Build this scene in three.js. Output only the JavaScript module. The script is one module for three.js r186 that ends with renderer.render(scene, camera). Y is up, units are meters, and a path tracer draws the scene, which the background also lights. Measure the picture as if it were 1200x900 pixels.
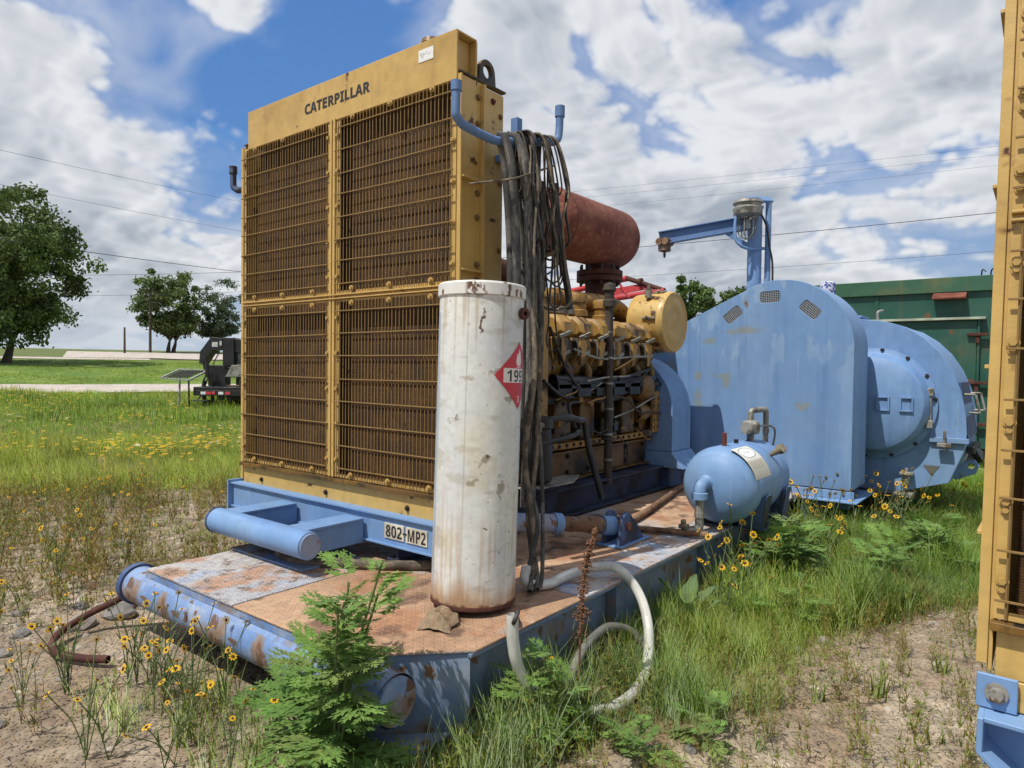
import * as THREE from 'three';
import { mergeGeometries, toCreasedNormals } from 'three/addons/utils/BufferGeometryUtils.js';
import { RoundedBoxGeometry } from 'three/addons/geometries/RoundedBoxGeometry.js';
import { TextGeometry } from 'three/addons/geometries/TextGeometry.js';
import { FontLoader } from 'three/addons/loaders/FontLoader.js';

// ---------------------------------------------------------------- camera, sun, exposure
// x runs along the skid (away), z across it (towards the near side), y is up; metres
const scene = new THREE.Scene();
const camera = new THREE.PerspectiveCamera(2 * Math.atan(450 / 800) * 180 / Math.PI, 4 / 3, 0.1, 4000);
camera.position.set(0, 1.6, 0);
{
  const yaw = 38.2 * Math.PI / 180, pitch = -1.43 * Math.PI / 180, roll = 0.7 * Math.PI / 180;
  const F0 = new THREE.Vector3(Math.cos(yaw), 0, -Math.sin(yaw)), R0 = new THREE.Vector3(Math.sin(yaw), 0, Math.cos(yaw)), Y = new THREE.Vector3(0, 1, 0);
  const F = F0.clone().multiplyScalar(Math.cos(pitch)).addScaledVector(Y, Math.sin(pitch));
  const U = Y.clone().multiplyScalar(Math.cos(pitch)).addScaledVector(F0, -Math.sin(pitch));
  const R = R0.clone().multiplyScalar(Math.cos(roll)).addScaledVector(U, Math.sin(roll));
  const U2 = U.clone().multiplyScalar(Math.cos(roll)).addScaledVector(R0, -Math.sin(roll));
  camera.quaternion.setFromRotationMatrix(new THREE.Matrix4().makeBasis(R, U2, F.clone().negate()));
}
const renderer = new THREE.WebGLRenderer({ antialias: true });
renderer.toneMapping = THREE.LinearToneMapping;
renderer.toneMappingExposure = 0.95;
renderer.shadowMap.enabled = true;

const SUN_EL = 60 * Math.PI / 180, SUN_AZ = 15 * Math.PI / 180;
const sunDir = new THREE.Vector3(-Math.cos(SUN_EL) * Math.cos(SUN_AZ), Math.sin(SUN_EL), -Math.cos(SUN_EL) * Math.sin(SUN_AZ));
const sun = new THREE.DirectionalLight(new THREE.Color(1, 0.965, 0.895), 4.9);
sun.position.copy(sunDir).multiplyScalar(60).add(new THREE.Vector3(5, 0, -3));
sun.target.position.set(5, 0, -3);
sun.castShadow = true;
sun.shadow.mapSize.set(4096, 4096);
Object.assign(sun.shadow.camera, { left: -25, right: 25, top: 25, bottom: -25, near: 1, far: 140 });
scene.add(sun, sun.target);

// ---------------------------------------------------------------- random numbers and noise
function rng(seed) { let s = seed >>> 0; return () => { s = (s + 0x6d2b79f5) | 0; let t = Math.imul(s ^ (s >>> 15), 1 | s); t = (t + Math.imul(t ^ (t >>> 7), 61 | t)) ^ t; return ((t ^ (t >>> 14)) >>> 0) / 4294967296; }; }
const PM = new Uint8Array(512), VL = new Float32Array(256);
{ const r = rng(7), p = Array.from({ length: 256 }, (_, i) => i); for (let i = 255; i > 0; i--) { const j = Math.floor(r() * (i + 1)), t = p[i]; p[i] = p[j]; p[j] = t; } for (let i = 0; i < 512; i++) PM[i] = p[i & 255]; for (let i = 0; i < 256; i++) VL[i] = i / 255; }
function vn(x, y, per, s) {
  const ix = Math.floor(x), iy = Math.floor(y), fx = x - ix, fy = y - iy;
  let i0 = ix, i1 = ix + 1, j0 = iy, j1 = iy + 1;
  if (per) { i0 %= per; i1 %= per; j0 %= per; j1 %= per; }
  const A = PM[(i0 + s) & 255], B = PM[(i1 + s) & 255], k = s >> 1;
  const u = fx * fx * (3 - 2 * fx), v = fy * fy * (3 - 2 * fy);
  const a = VL[PM[(A + j0 + k) & 255]], b = VL[PM[(B + j0 + k) & 255]], c = VL[PM[(A + j1 + k) & 255]], d = VL[PM[(B + j1 + k) & 255]];
  return a + (b - a) * u + (c - a) * v + (a - b - c + d) * u * v;
}
function fbm(x, y, per, oct, s) { let a = 0.5, t = 0, n = 0; for (let i = 0; i < oct; i++) { t += a * vn(x, y, per, s + i * 17); n += a; x *= 2; y *= 2; per *= 2; a *= 0.5; } return t / n; }
function puff(x, y, oct, s) { let a = 0.5, t = 0, n = 0; for (let i = 0; i < oct; i++) { t += a * Math.abs(2 * vn(x, y, 0, s + i * 17) - 1); n += a; x = x * 2.03 + 3.1; y = y * 2.03 + 1.7; a *= 0.52; } return 0.22 + t / n * 0.85; }
const clamp = (x, a = 0, b = 1) => Math.min(b, Math.max(a, x));
const sst = (a, b, x) => { const t = clamp((x - a) / (b - a)); return t * t * (3 - 2 * t); };
const mix = (a, b, t) => a + (b - a) * t;
const mix3 = (a, b, t) => [mix(a[0], b[0], t), mix(a[1], b[1], t), mix(a[2], b[2], t)];

// ---------------------------------------------------------------- the sky: broken cumulus over blue
{
  const W = 2560, H = 1280, data = new Float32Array(W * H * 4);
  // cloudier (+) and clearer (-) parts of the sky: azimuth and elevation in degrees, angular size, amount
  const spots = [[-73, 16.5, 7, 0.13], [-76.0, 21.2, 8, 0.12], [-63.0, 19, 8.5, -0.21], [-54.5, 21, 8, -0.17], [-60.5, 25.0, 3.2, 0.2], [-65.3, 16.3, 2.6, 0.2], [-60.2, 16.5, 3, 0.17], [-56.5, 24.5, 2, 0.14], [-66.5, 8.4, 10, 0.12], [-72.2, 4.3, 9, 0.1], [-30.0, 17.8, 16, 0.13], [-11.5, 18.6, 12, 0.12], [-49.7, 24.0, 5, -0.14], [-32.2, 23.9, 3, -0.1], [-20.7, 24.8, 5, -0.1], [-14.2, 23.4, 4, -0.12], [-10.8, 12.7, 5, -0.1], [-41.4, 26.8, 6, 0.1], [-21.7, 9.0, 9, 0.12], [-6.7, 21.6, 9, 0.1]].map(([az, el, s, a]) => {
    const A = az * Math.PI / 180, E = el * Math.PI / 180;
    return [Math.cos(E) * Math.cos(A), Math.sin(E), Math.cos(E) * Math.sin(A), (s * Math.PI / 180) ** 2, a];
  });
  const zen = [0.062, 0.185, 0.51], mid = [0.135, 0.305, 0.65], hor = [0.44, 0.55, 0.68];
  for (let row = 0; row < H; row++) {
    const up = ((row + 0.5) / H - 0.5) * Math.PI, y = Math.sin(up), cu = Math.cos(up);
    for (let col = 0; col < W; col++) {
      const o = (row * W + col) * 4; data[o + 3] = 1;
      if (y < -0.01) { data[o] = 0.3; data[o + 1] = 0.3; data[o + 2] = 0.28; continue; }
      const A = ((col + 0.5) / W - 0.5) * 2 * Math.PI, x = Math.cos(A) * cu, z = Math.sin(A) * cu, yy = Math.max(y, 0);
      const k = Math.pow(yy, 0.55);
      let c = yy < 0.3 ? mix3(hor, mid, sst(0, 0.3, yy)) : mix3(mid, zen, sst(0.3, 1, k));
      const d = 1 / (yy + 0.3), px = x * d, pz = z * d;
      let bias = 0.015;
      for (const s of spots) { const q = (1 - (x * s[0] + y * s[1] + z * s[2])) * 2 / s[3]; if (q < 8) bias += s[4] * Math.exp(-q); }
      const wx = (fbm(px * 2.6 + 9, pz * 2.6 + 30, 0, 3, 61) - 0.5) * 0.18, wz = (fbm(px * 2.6 + 30, pz * 2.6 + 15, 0, 3, 71) - 0.5) * 0.18;
      const qx = px + wx + 20, qz = pz + wz + 20;
      const field = (ox, oz, n) => fbm((qx + ox) * 2.1, (qz + oz) * 2.1, 0, 3, 3) * 0.62 + puff((qx + ox) * 6.5, (qz + oz) * 6.5, n, 23) * 0.38;
      const dens = field(0, 0, 6) + bias;
      let a = sst(0.462, 0.562, dens);
      const wisp = sst(0.42, 0.76, fbm(qx * 5 + wx * 2, qz * 3.8 + wz * 2, 0, 5, 91) + bias * 0.8) * 0.45;
      a = Math.max(a, wisp * (1 - a));
      // thick parts go grey underneath, edges and fine crests stay white
      const dens2 = field(sunDir.x * 0.05, sunDir.z * 0.05, 4) + bias;
      const grey = clamp(sst(0.52, 0.82, dens) * 0.62 + (dens2 - dens) * 4.5 + (fbm(qx * 3.4 + 7, qz * 3.4, 0, 4, 131) - 0.5) * 1.0 + 0.08);
      let cl = mix3([0.86, 0.875, 0.9], [0.39, 0.44, 0.51], grey);
      cl = mix3(cl, [0.58, 0.64, 0.72], sst(0.14, 0.0, yy) * 0.6);
      a *= mix(0.75, 1, sst(0.0, 0.1, yy));
      c = mix3(c, cl, a * 0.96);
      data[o] = c[0]; data[o + 1] = c[1]; data[o + 2] = c[2];
    }
  }
  const sky = new THREE.DataTexture(data, W, H, THREE.RGBAFormat, THREE.FloatType);
  sky.mapping = THREE.EquirectangularReflectionMapping; sky.magFilter = THREE.LinearFilter; sky.needsUpdate = true;
  scene.background = sky; scene.environment = sky;
}

// ---------------------------------------------------------------- textures (colours are sRGB 0-255)
function tex(w, h, fn, srgb = true) {
  const d = new Uint8Array(w * h * 4);
  for (let j = 0; j < h; j++) for (let i = 0; i < w; i++) {
    const c = fn((i + 0.5) / w, (j + 0.5) / h), o = (j * w + i) * 4;
    d[o] = clamp(c[0], 0, 255); d[o + 1] = clamp(c[1], 0, 255); d[o + 2] = clamp(c[2], 0, 255); d[o + 3] = 255;
  }
  const t = new THREE.DataTexture(d, w, h, THREE.RGBAFormat);
  t.wrapS = t.wrapT = THREE.RepeatWrapping; t.magFilter = THREE.LinearFilter; t.minFilter = THREE.LinearMipmapLinearFilter;
  if (srgb) t.colorSpace = THREE.SRGBColorSpace;
  t.needsUpdate = true;
  return t;
}
const g3 = (v) => [v, v, v];
// weathered paint: base tone that wanders, vertical run-off streaks, chalky fading, dirt, chips that show rust
function paint(n, o) {
  const s = o.seed, R = o.rust ?? [96, 52, 30];
  return tex(n, n, (u, v) => {
    const big = fbm(u * 3, v * 3, 3, 4, s), fine = fbm(u * 40, v * 40, 40, 3, s + 5), streak = fbm(u * 70, v * 3, 210, 3, s + 9), str2 = vn(u * 24, v * 2, 24, s + 3);
    let c = mix3(o.a, o.b, clamp((big - 0.5) * 2.2 + 0.5));
    c = mix3(c, o.chalk ?? o.b, (o.chalkAmt ?? 0) * sst(0.48, 0.72, o.runs ? fbm(u * 16, v * 3, 16, 5, s + 21) : fbm(u * 5, v * 5, 5, 5, s + 21)) * (0.5 + streak));
    const st = sst(0.55, 0.85, streak * 0.6 + str2 * 0.4) * (o.streak ?? 0.2);
    c = mix3(c, o.run ?? o.dirt ?? [70, 60, 45], st); if (o.run) c = mix3(c, o.chalk, sst(0.6, 0.85, fbm(u * 130, v * 4, 130, 3, s + 13)) * 0.3);
    c = mix3(c, o.dirt ?? [70, 60, 45], (o.dirtAmt ?? 0.3) * sst(o.lo ?? 0.52, (o.lo ?? 0.52) + 0.23, fbm(u * 6, v * 6, 6, 5, s + 31)));
    const chip = fbm(u * 22, v * 22, 22, 4, s + 41) * 0.75 + fbm(u * 4, v * 4, 4, 3, s + 51) * 0.45;
    const cut = o.chip ?? 0.83;
    c = mix3(c, R, sst(cut, cut + 0.03, chip));
    c = mix3(c, mix3(R, c, 0.55), sst(cut - 0.06, cut, chip) * 0.5);
    const f = 0.96 + (fine - 0.5) * (o.fine ?? 0.09);
    if (o.extra) c = o.extra(c, u, v);
    return [c[0] * f, c[1] * f, c[2] * f];
  });
}
const T = {};
// the big guard: faint run-off, scuffs and a few tan stains where water has stood
T.guard = (() => { const S = [[-2.713, 1.537, 0.1, 0.035], [-2.66, 1.46, 0.05, 0.09], [-2.967, 1.533, 0.04, 0.06], [-2.96, 1.26, 0.05, 0.1], [-1.893, 1.243, 0.07, 0.06], [-2.85, 1.9, 0.09, 0.05], [-3.3, 1.5, 0.1, 0.2], [-2.5, 2.0, 0.2, 0.04]];
  return paint(1024, { seed: 123, a: [110, 145, 189], b: [118, 153, 195], dirt: [124, 138, 148], dirtAmt: 0.12, streak: 0.4, run: [88, 124, 174], chip: 0.935, rust: [120, 96, 78], chalk: [146, 174, 206], chalkAmt: 0.35, runs: 1, fine: 0.06,
    extra: (c, u, v) => { const z = u * 3.2 - 4.5, y = v * 3.2; const w = (fbm(u * 60, v * 60, 60, 4, 5) - 0.5) * 1.6; for (const [sz, sy, rz, ry] of S) { const k = sst(1.2, 0.3, Math.hypot((z - sz) / rz, (y - sy) / ry) + w); if (k > 0) c = mix3(c, [146, 140, 116], k * 0.6); }
      const wl = sst(0.006, 0.002, Math.abs(z + 2.95)) * 0.25; c = mix3(c, [80, 112, 160], wl);
      const sc = sst(0.62, 0.7, fbm(u * 24, v * 9, 24, 5, 77)) * sst(1.0, 2.2, y) * 0.5; c = mix3(c, [160, 182, 204], sc);
      return mix3(c, [96, 104, 108], sst(0.75, 0.4, y + (fbm(u * 30, 2, 30, 3, 9) - 0.5) * 0.3) * 0.3); } }); })();
T.yellow = paint(1024, { seed: 11, a: [191, 156, 85], b: [200, 165, 95], dirt: [128, 96, 50], dirtAmt: 0.17, streak: 0.13, chip: 0.86, rust: [84, 52, 28], chalk: [212, 180, 112], chalkAmt: 0.2, runs: 1 });
T.grime = paint(512, { seed: 14, a: [146, 108, 44], b: [96, 72, 36], dirt: [34, 28, 22], dirtAmt: 0.85, streak: 0.5, chip: 0.8, rust: [30, 26, 22] });
T.blue = paint(1024, { seed: 23, a: [110, 145, 189], b: [118, 152, 194], dirt: [124, 138, 148], dirtAmt: 0.16, streak: 0.34, run: [86, 122, 172], chip: 0.93, rust: [120, 96, 78], chalk: [142, 170, 202], chalkAmt: 0.28, runs: 1 });
T.bluerust = paint(768, { seed: 27, a: [104, 134, 178], b: [126, 146, 180], dirt: [148, 120, 98], dirtAmt: 1.2, streak: 0.3, chip: 0.76, rust: [122, 88, 66], chalk: [156, 164, 178], chalkAmt: 0.6 });
T.nose = paint(768, { seed: 61, a: [106, 136, 182], b: [136, 154, 186], dirt: [140, 112, 90], dirtAmt: 0.9, lo: 0.49, streak: 0.25, chip: 0.75, rust: [108, 82, 66], chalk: [176, 180, 186], chalkAmt: 0.5, fine: 0.16 });
T.darkblue = paint(512, { seed: 29, a: [58, 78, 118], b: [74, 92, 128], dirt: [36, 34, 34], dirtAmt: 0.7, streak: 0.4, chip: 0.8, rust: [70, 46, 34] });
T.green = paint(640, { seed: 33, a: [36, 82, 68], b: [48, 94, 78], dirt: [104, 92, 64], dirtAmt: 0.4, streak: 0.35, chip: 0.93, rust: [112, 76, 50], chalk: [78, 112, 94], chalkAmt: 0.35 });
T.engine = paint(512, { seed: 18, a: [184, 142, 66], b: [158, 118, 54], dirt: [52, 42, 30], dirtAmt: 0.75, streak: 0.4, chip: 0.84, rust: [40, 34, 26] });
T.grey = paint(512, { seed: 37, a: [120, 118, 110], b: [96, 92, 84], dirt: [52, 46, 38], dirtAmt: 0.7, streak: 0.3, chip: 0.84, rust: [84, 58, 40] });
T.black = paint(512, { seed: 39, a: [34, 34, 34], b: [48, 47, 45], dirt: [84, 78, 68], dirtAmt: 0.3, streak: 0.2, chip: 0.88, rust: [84, 60, 44] });
T.red = paint(512, { seed: 43, a: [176, 36, 44], b: [192, 58, 62], dirt: [110, 60, 50], dirtAmt: 0.3, streak: 0.2, chip: 0.85, rust: [110, 70, 50] });
T.rust = tex(640, 640, (u, v) => {
  const a = fbm(u * 6, v * 6, 6, 5, 51), b = fbm(u * 44, v * 44, 44, 3, 57), c0 = fbm(u * 14, v * 14, 14, 4, 63);
  let c = mix3([98, 50, 38], [128, 76, 58], clamp((a - 0.5) * 2.6 + 0.5));
  c = mix3(c, [148, 102, 78], sst(0.55, 0.75, c0) * 0.55);
  c = mix3(c, [58, 36, 32], sst(0.58, 0.8, b * 0.6 + a * 0.4) * 0.7);
  const f = 0.88 + b * 0.24; return c.map((x) => x * f);
});
const treadAt = (X, Y) => { const i = Math.floor(X), j = Math.floor(Y), fx = X - i - 0.5, fy = Y - j - 0.5, q = (i + j) & 1 ? 1 : -1; return sst(1, 0.6, Math.hypot((fx + q * fy) * 0.7071 / 0.52, (fx - q * fy) * 0.7071 / 0.15)); };
T.deck = tex(800, 800, (u, v) => {
  const a = fbm(u * 3, v * 3, 3, 5, 71), b = fbm(u * 50, v * 50, 50, 3, 77), d = fbm(u * 8, v * 8, 8, 4, 79);
  const tr = treadAt(u * 60, v * 60);
  let c = mix3([154, 120, 93], [180, 148, 119], clamp((a - 0.5) * 2.5 + 0.5));
  c = mix3(c, [150, 104, 74], sst(0.52, 0.7, d) * 0.7);
  c = mix3(c, [164, 166, 174], sst(0.6, 0.74, fbm(u * 5 + 0.3, v * 5, 5, 4, 85)) * 0.8);
  c = mix3(c, [88, 66, 52], sst(0.62, 0.78, fbm(u * 12, v * 12, 12, 4, 89)) * 0.7);
  c = mix3(c, [212, 188, 164], tr * 0.3 * sst(0.35, 0.6, fbm(u * 4, v * 4, 4, 3, 93)));
  const f = 0.88 + b * 0.24; return c.map((x) => x * f);
});
T.deckpale = tex(768, 768, (u, v) => {
  const a = fbm(u * 3, v * 3, 3, 5, 171), b = fbm(u * 50, v * 50, 50, 3, 177), d = fbm(u * 9, v * 9, 9, 5, 179);
  let c = mix3([156, 158, 166], [176, 168, 160], clamp((a - 0.5) * 2.5 + 0.5));
  c = mix3(c, [168, 124, 94], sst(0.47, 0.66, d) * 0.85);
  c = mix3(c, [128, 146, 182], sst(0.6, 0.75, fbm(u * 6, v * 6, 6, 4, 187)) * 0.7);
  c = mix3(c, [104, 84, 70], sst(0.62, 0.76, fbm(u * 30, v * 30, 30, 4, 189)) * 0.7);
  c = mix3(c, [206, 204, 200], treadAt(u * 48, v * 48) * 0.55);
  const f = 0.88 + b * 0.24; return c.map((x) => x * f);
});
// diamond tread plate, 24 x 24 cm
T.tread = tex(512, 512, (u, v) => {
  const X = u * 8, Y = v * 8, i = Math.floor(X), j = Math.floor(Y), fx = X - i - 0.5, fy = Y - j - 0.5;
  const s = (i + j) & 1 ? 1 : -1, p = (fx + s * fy) * 0.7071, q = (fx - s * fy) * 0.7071;
  return g3(255 * sst(1, 0.6, Math.hypot(p / 0.52, q / 0.15)) + 20 * vn(u * 90, v * 90, 90, 5));
}, false);
T.pit = tex(512, 512, (u, v) => g3(255 * (fbm(u * 12, v * 12, 12, 5, 91) * 0.7 + fbm(u * 60, v * 60, 60, 2, 97) * 0.3)), false);
T.smudge = tex(512, 512, (u, v) => g3(150 + 105 * clamp((fbm(u * 6, v * 6, 6, 5, 95) - 0.5) * 2 + 0.4)), false);
T.core = tex(512, 512, (u, v) => {
  const wob = (vn(u * 4, v * 3, 4, 3) - 0.5) * 0.03, f = Math.abs(((v + wob) * 64) % 1 - 0.5) * 2, a = fbm(u * 5, v * 5, 5, 4, 103), b = fbm(u * 30, v * 60, 60, 2, 107);
  let c = mix3([74, 50, 24], [112, 78, 32], clamp((a - 0.5) * 3 + 0.5));
  c = mix3(c, [30, 22, 14], sst(0.5, 0.95, f) * 0.75);
  const g = 0.75 + b * 0.5; return c.map((x) => x * g);
});
T.soil = tex(1600, 1600, (u, v) => {
  const a = fbm(u * 4, v * 4, 4, 5, 111), b = fbm(u * 60, v * 60, 60, 4, 117), p = vn(u * 150, v * 150, 150, 5), q = vn(u * 320, v * 320, 320, 9), d = fbm(u * 16, v * 16, 16, 4, 121);
  let c = mix3([146, 131, 112], [168, 154, 134], clamp((a - 0.5) * 2.4 + 0.5));
  c = mix3(c, [142, 119, 96], sst(0.5, 0.72, d) * 0.55);
  c = mix3(c, [196, 184, 166], sst(0.72, 0.86, p) * 0.5 * sst(0.4, 0.6, a));
  c = mix3(c, [92, 80, 66], sst(0.8, 0.92, q * 0.6 + b * 0.5) * 0.7);
  c = mix3(c, [108, 92, 62], sst(0.56, 0.7, fbm(u * 10, v * 10, 10, 5, 131)) * 0.35);
  const f = 0.78 + b * 0.42; return c.map((x) => x * f);
});
T.soilbump = tex(768, 768, (u, v) => {
  const b = fbm(u * 40, v * 40, 40, 5, 141), p = vn(u * 110, v * 110, 110, 5);
  return g3(255 * clamp(b * 0.7 + sst(0.6, 0.85, p) * 0.35));
}, false);
T.turf = tex(512, 512, (u, v) => {
  const a = fbm(u * 5, v * 5, 5, 5, 151), b = fbm(u * 60, v * 60, 60, 3, 157);
  const c = mix3([92, 124, 40], [138, 152, 62], clamp((a - 0.5) * 2 + 0.5)); const f = 0.7 + b * 0.6; return c.map((x) => x * f);
});
T.gravel = tex(512, 512, (u, v) => {
  const a = fbm(u * 5, v * 5, 5, 4, 161), b = fbm(u * 80, v * 80, 80, 3, 167);
  const c = mix3([166, 156, 144], [190, 178, 166], a); const f = 0.75 + b * 0.5; return c.map((x) => x * f);
});
T.bark = tex(256, 256, (u, v) => { const a = fbm(u * 16, v * 4, 64, 4, 181); const c = mix3([52, 44, 36], [104, 92, 78], a); return c; });
T.rubber = tex(256, 256, (u, v) => { const a = fbm(u * 6, v * 6, 6, 4, 191), b = fbm(u * 40, v * 40, 40, 2, 195); let c = mix3([62, 60, 58], [104, 100, 94], clamp((a - 0.5) * 2.5 + 0.5)); const f = 0.8 + b * 0.4; return c.map((x) => x * f); });

const RP = (t, size) => { const c = t.clone(); c.repeat.set(1 / size, 1 / size); c.needsUpdate = true; return c; };
function mat(o) {
  const m = new THREE.MeshStandardMaterial({ roughness: o.rough ?? 0.6, metalness: o.metal ?? 0 });
  if (o.map) m.map = RP(o.map, o.size ?? 2);
  if (o.color) Array.isArray(o.color) ? m.color.setRGB(...o.color) : m.color.set(o.color);
  if (o.bump) { m.bumpMap = RP(o.bump, o.bumpSize ?? 0.5); m.bumpScale = o.bumpScale ?? 0.001; }
  if (o.smudge) m.roughnessMap = RP(T.smudge, 0.9);
  if (o.vc) m.vertexColors = true;
  m.side = THREE.DoubleSide;
  return m;
}
const M = {
  yellow: mat({ map: T.yellow, size: 1.7, rough: 0.62, smudge: 1, bump: T.pit, bumpScale: 0.0012 }),
  yellowbar: mat({ map: T.yellow, size: 0.9, color: [0.44, 0.41, 0.42], rough: 0.8 }),
  engine: mat({ map: T.engine, size: 0.9, color: [0.84, 0.83, 0.84], rough: 0.55, bump: T.pit, bumpScale: 0.001 }),
  guard: (() => { const m = mat({ map: T.guard, size: 3.2, rough: 0.5 }); m.map.offset.set(4.5 / 3.2 - 7.006 * 0.37 / 3.2, 0); return m; })(),
  skidside: mat({ map: T.bluerust, size: 1.4, color: [0.84, 0.8, 0.72], rough: 0.85, bump: T.pit, bumpScale: 0.002 }),
  grime: mat({ map: T.grime, size: 1.1, color: [0.8, 0.78, 0.75], rough: 0.6, smudge: 1, bump: T.pit, bumpScale: 0.002 }),
  blue: mat({ map: T.blue, size: 2.6, rough: 0.55 }),
  bluerust: mat({ map: T.bluerust, size: 1.3, rough: 0.7, bump: T.pit, bumpScale: 0.002 }),
  nose: mat({ map: T.nose, size: 0.95, rough: 0.75, bump: T.pit, bumpScale: 0.002 }),
  darkblue: mat({ map: T.darkblue, size: 1.2, rough: 0.65, bump: T.pit, bumpScale: 0.001 }),
  green: mat({ map: T.green, size: 4, rough: 0.6, smudge: 1 }),
  grey: mat({ map: T.grey, size: 0.8, rough: 0.6, bump: T.pit, bumpScale: 0.001 }),
  galv: mat({ map: T.grey, size: 0.5, color: [2.1, 2.15, 2.2], rough: 0.5, metal: 0.15 }),
  black: mat({ map: T.black, size: 1.2, color: [0.6, 0.6, 0.62], rough: 0.6, smudge: 1 }),
  red: mat({ map: T.red, size: 1.2, rough: 0.6 }),
  rust: mat({ map: T.rust, size: 0.8, rough: 0.9, bump: T.pit, bumpScale: 0.002, bumpSize: 0.3 }),
  pipe: mat({ map: T.deck, size: 0.7, color: [0.5, 0.46, 0.42], rough: 0.9, bump: T.pit, bumpScale: 0.002 }),
  railblue: mat({ map: T.darkblue, size: 1.2, color: [0.45, 0.42, 0.4], rough: 0.7, bump: T.pit, bumpScale: 0.001 }),
  darkrust: mat({ map: T.rust, size: 0.6, color: [0.42, 0.4, 0.4], rough: 0.85, bump: T.pit, bumpScale: 0.002 }),
  deck: mat({ map: T.deck, size: 1.92, rough: 0.85, bump: T.tread, bumpSize: 0.256, bumpScale: 0.003 }),
  deckpale: mat({ map: T.deckpale, size: 1.68, rough: 0.7, bump: T.tread, bumpSize: 0.28, bumpScale: 0.005 }),
  core: mat({ map: T.core, size: 0.6, color: [0.6, 0.55, 0.5], rough: 0.9 }),
  rubber: mat({ map: T.rubber, size: 0.4, rough: 0.8 }),
  tanrubber: mat({ map: T.rubber, size: 0.35, color: [1.7, 1.5, 1.15], rough: 0.85 }),
  blackrubber: mat({ map: T.rubber, size: 0.4, color: [0.35, 0.35, 0.36], rough: 0.6 }),
  whitehose: mat({ map: T.smudge, size: 0.7, color: [0.74, 0.72, 0.64], rough: 0.5 }),
  white: mat({ color: [0.72, 0.71, 0.67], map: T.smudge, size: 0.8, rough: 0.6 }),
  brass: mat({ map: T.grey, size: 0.3, color: [1.6, 1.4, 1.1], rough: 0.5 }),
  bark: mat({ map: T.bark, size: 0.7, rough: 0.95 }),
  wire: mat({ color: [0.05, 0.05, 0.055], rough: 0.7 }),
  ink: mat({ color: [0.02, 0.02, 0.022], rough: 0.7 }),
  gravel: mat({ map: T.gravel, size: 3, rough: 0.95 }),
  cloth: mat({ map: T.soil, size: 1.2, color: [0.8, 0.72, 0.62], rough: 0.95, bump: T.pit, bumpSize: 0.1, bumpScale: 0.004 }),
  rackblue: mat({ map: T.blue, size: 0.9, color: [0.62, 0.66, 0.74], rough: 0.6 }),
  breather: mat({ map: T.grey, size: 0.6, color: [0.42, 0.36, 0.32], rough: 0.8, bump: T.pit, bumpScale: 0.002 }),
  ramp: mat({ map: T.smudge, size: 0.6, color: [0.4, 0.4, 0.4], rough: 0.5 }),
  head: mat({ map: T.grime, size: 0.9, color: [1.15, 1.2, 1.25], rough: 0.7 }),
  screen: mat({ color: [0.28, 0.3, 0.32], rough: 0.6 }),
  mesh: mat({ color: [0.06, 0.065, 0.07], rough: 0.7 }),
};
function leafmat(r, g, b, tr = 0.35) { const m = new THREE.MeshPhysicalMaterial({ roughness: 0.75, transmission: tr, thickness: 0, vertexColors: true, side: THREE.DoubleSide }); m.color.setRGB(r, g, b); m.specularIntensity = 0.4; return m; }

// ---------------------------------------------------------------- shapes, all in world metres
const V = (x, y, z) => new THREE.Vector3(x, y, z);
const A3 = (p) => (p.isVector3 ? p : new THREE.Vector3(...p));
function flat(g) { const q = g.index ? g.toNonIndexed() : g; for (const k of Object.keys(q.attributes)) if (!['position', 'normal', 'uv', 'color'].includes(k)) q.deleteAttribute(k); if (!q.attributes.normal) q.computeVertexNormals(); return q; }
function b(x0, x1, y0, y1, z0, z1, r = 0.004) {
  const w = x1 - x0, h = y1 - y0, d = z1 - z0, rr = Math.min(r, w * 0.3, h * 0.3, d * 0.3);
  const g = rr > 0.0008 ? new RoundedBoxGeometry(w, h, d, 1, rr) : new THREE.BoxGeometry(w, h, d);
  return flat(g).translate((x0 + x1) / 2, (y0 + y1) / 2, (z0 + z1) / 2);
}
function place(g, p0, p1) { // geometry along +y from 0 to 1 end -> from p0 to p1
  const a = A3(p0), c = A3(p1), q = new THREE.Quaternion().setFromUnitVectors(V(0, 1, 0), c.clone().sub(a).normalize());
  return g.applyQuaternion(q).translate(a.x, a.y, a.z);
}
function c(p0, p1, r, r2 = r, seg = 20, open = false) {
  const L = A3(p0).distanceTo(A3(p1)); const g = new THREE.CylinderGeometry(r2, r, L, seg, 1, open).translate(0, L / 2, 0);
  return place(flat(g), p0, p1);
}
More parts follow.
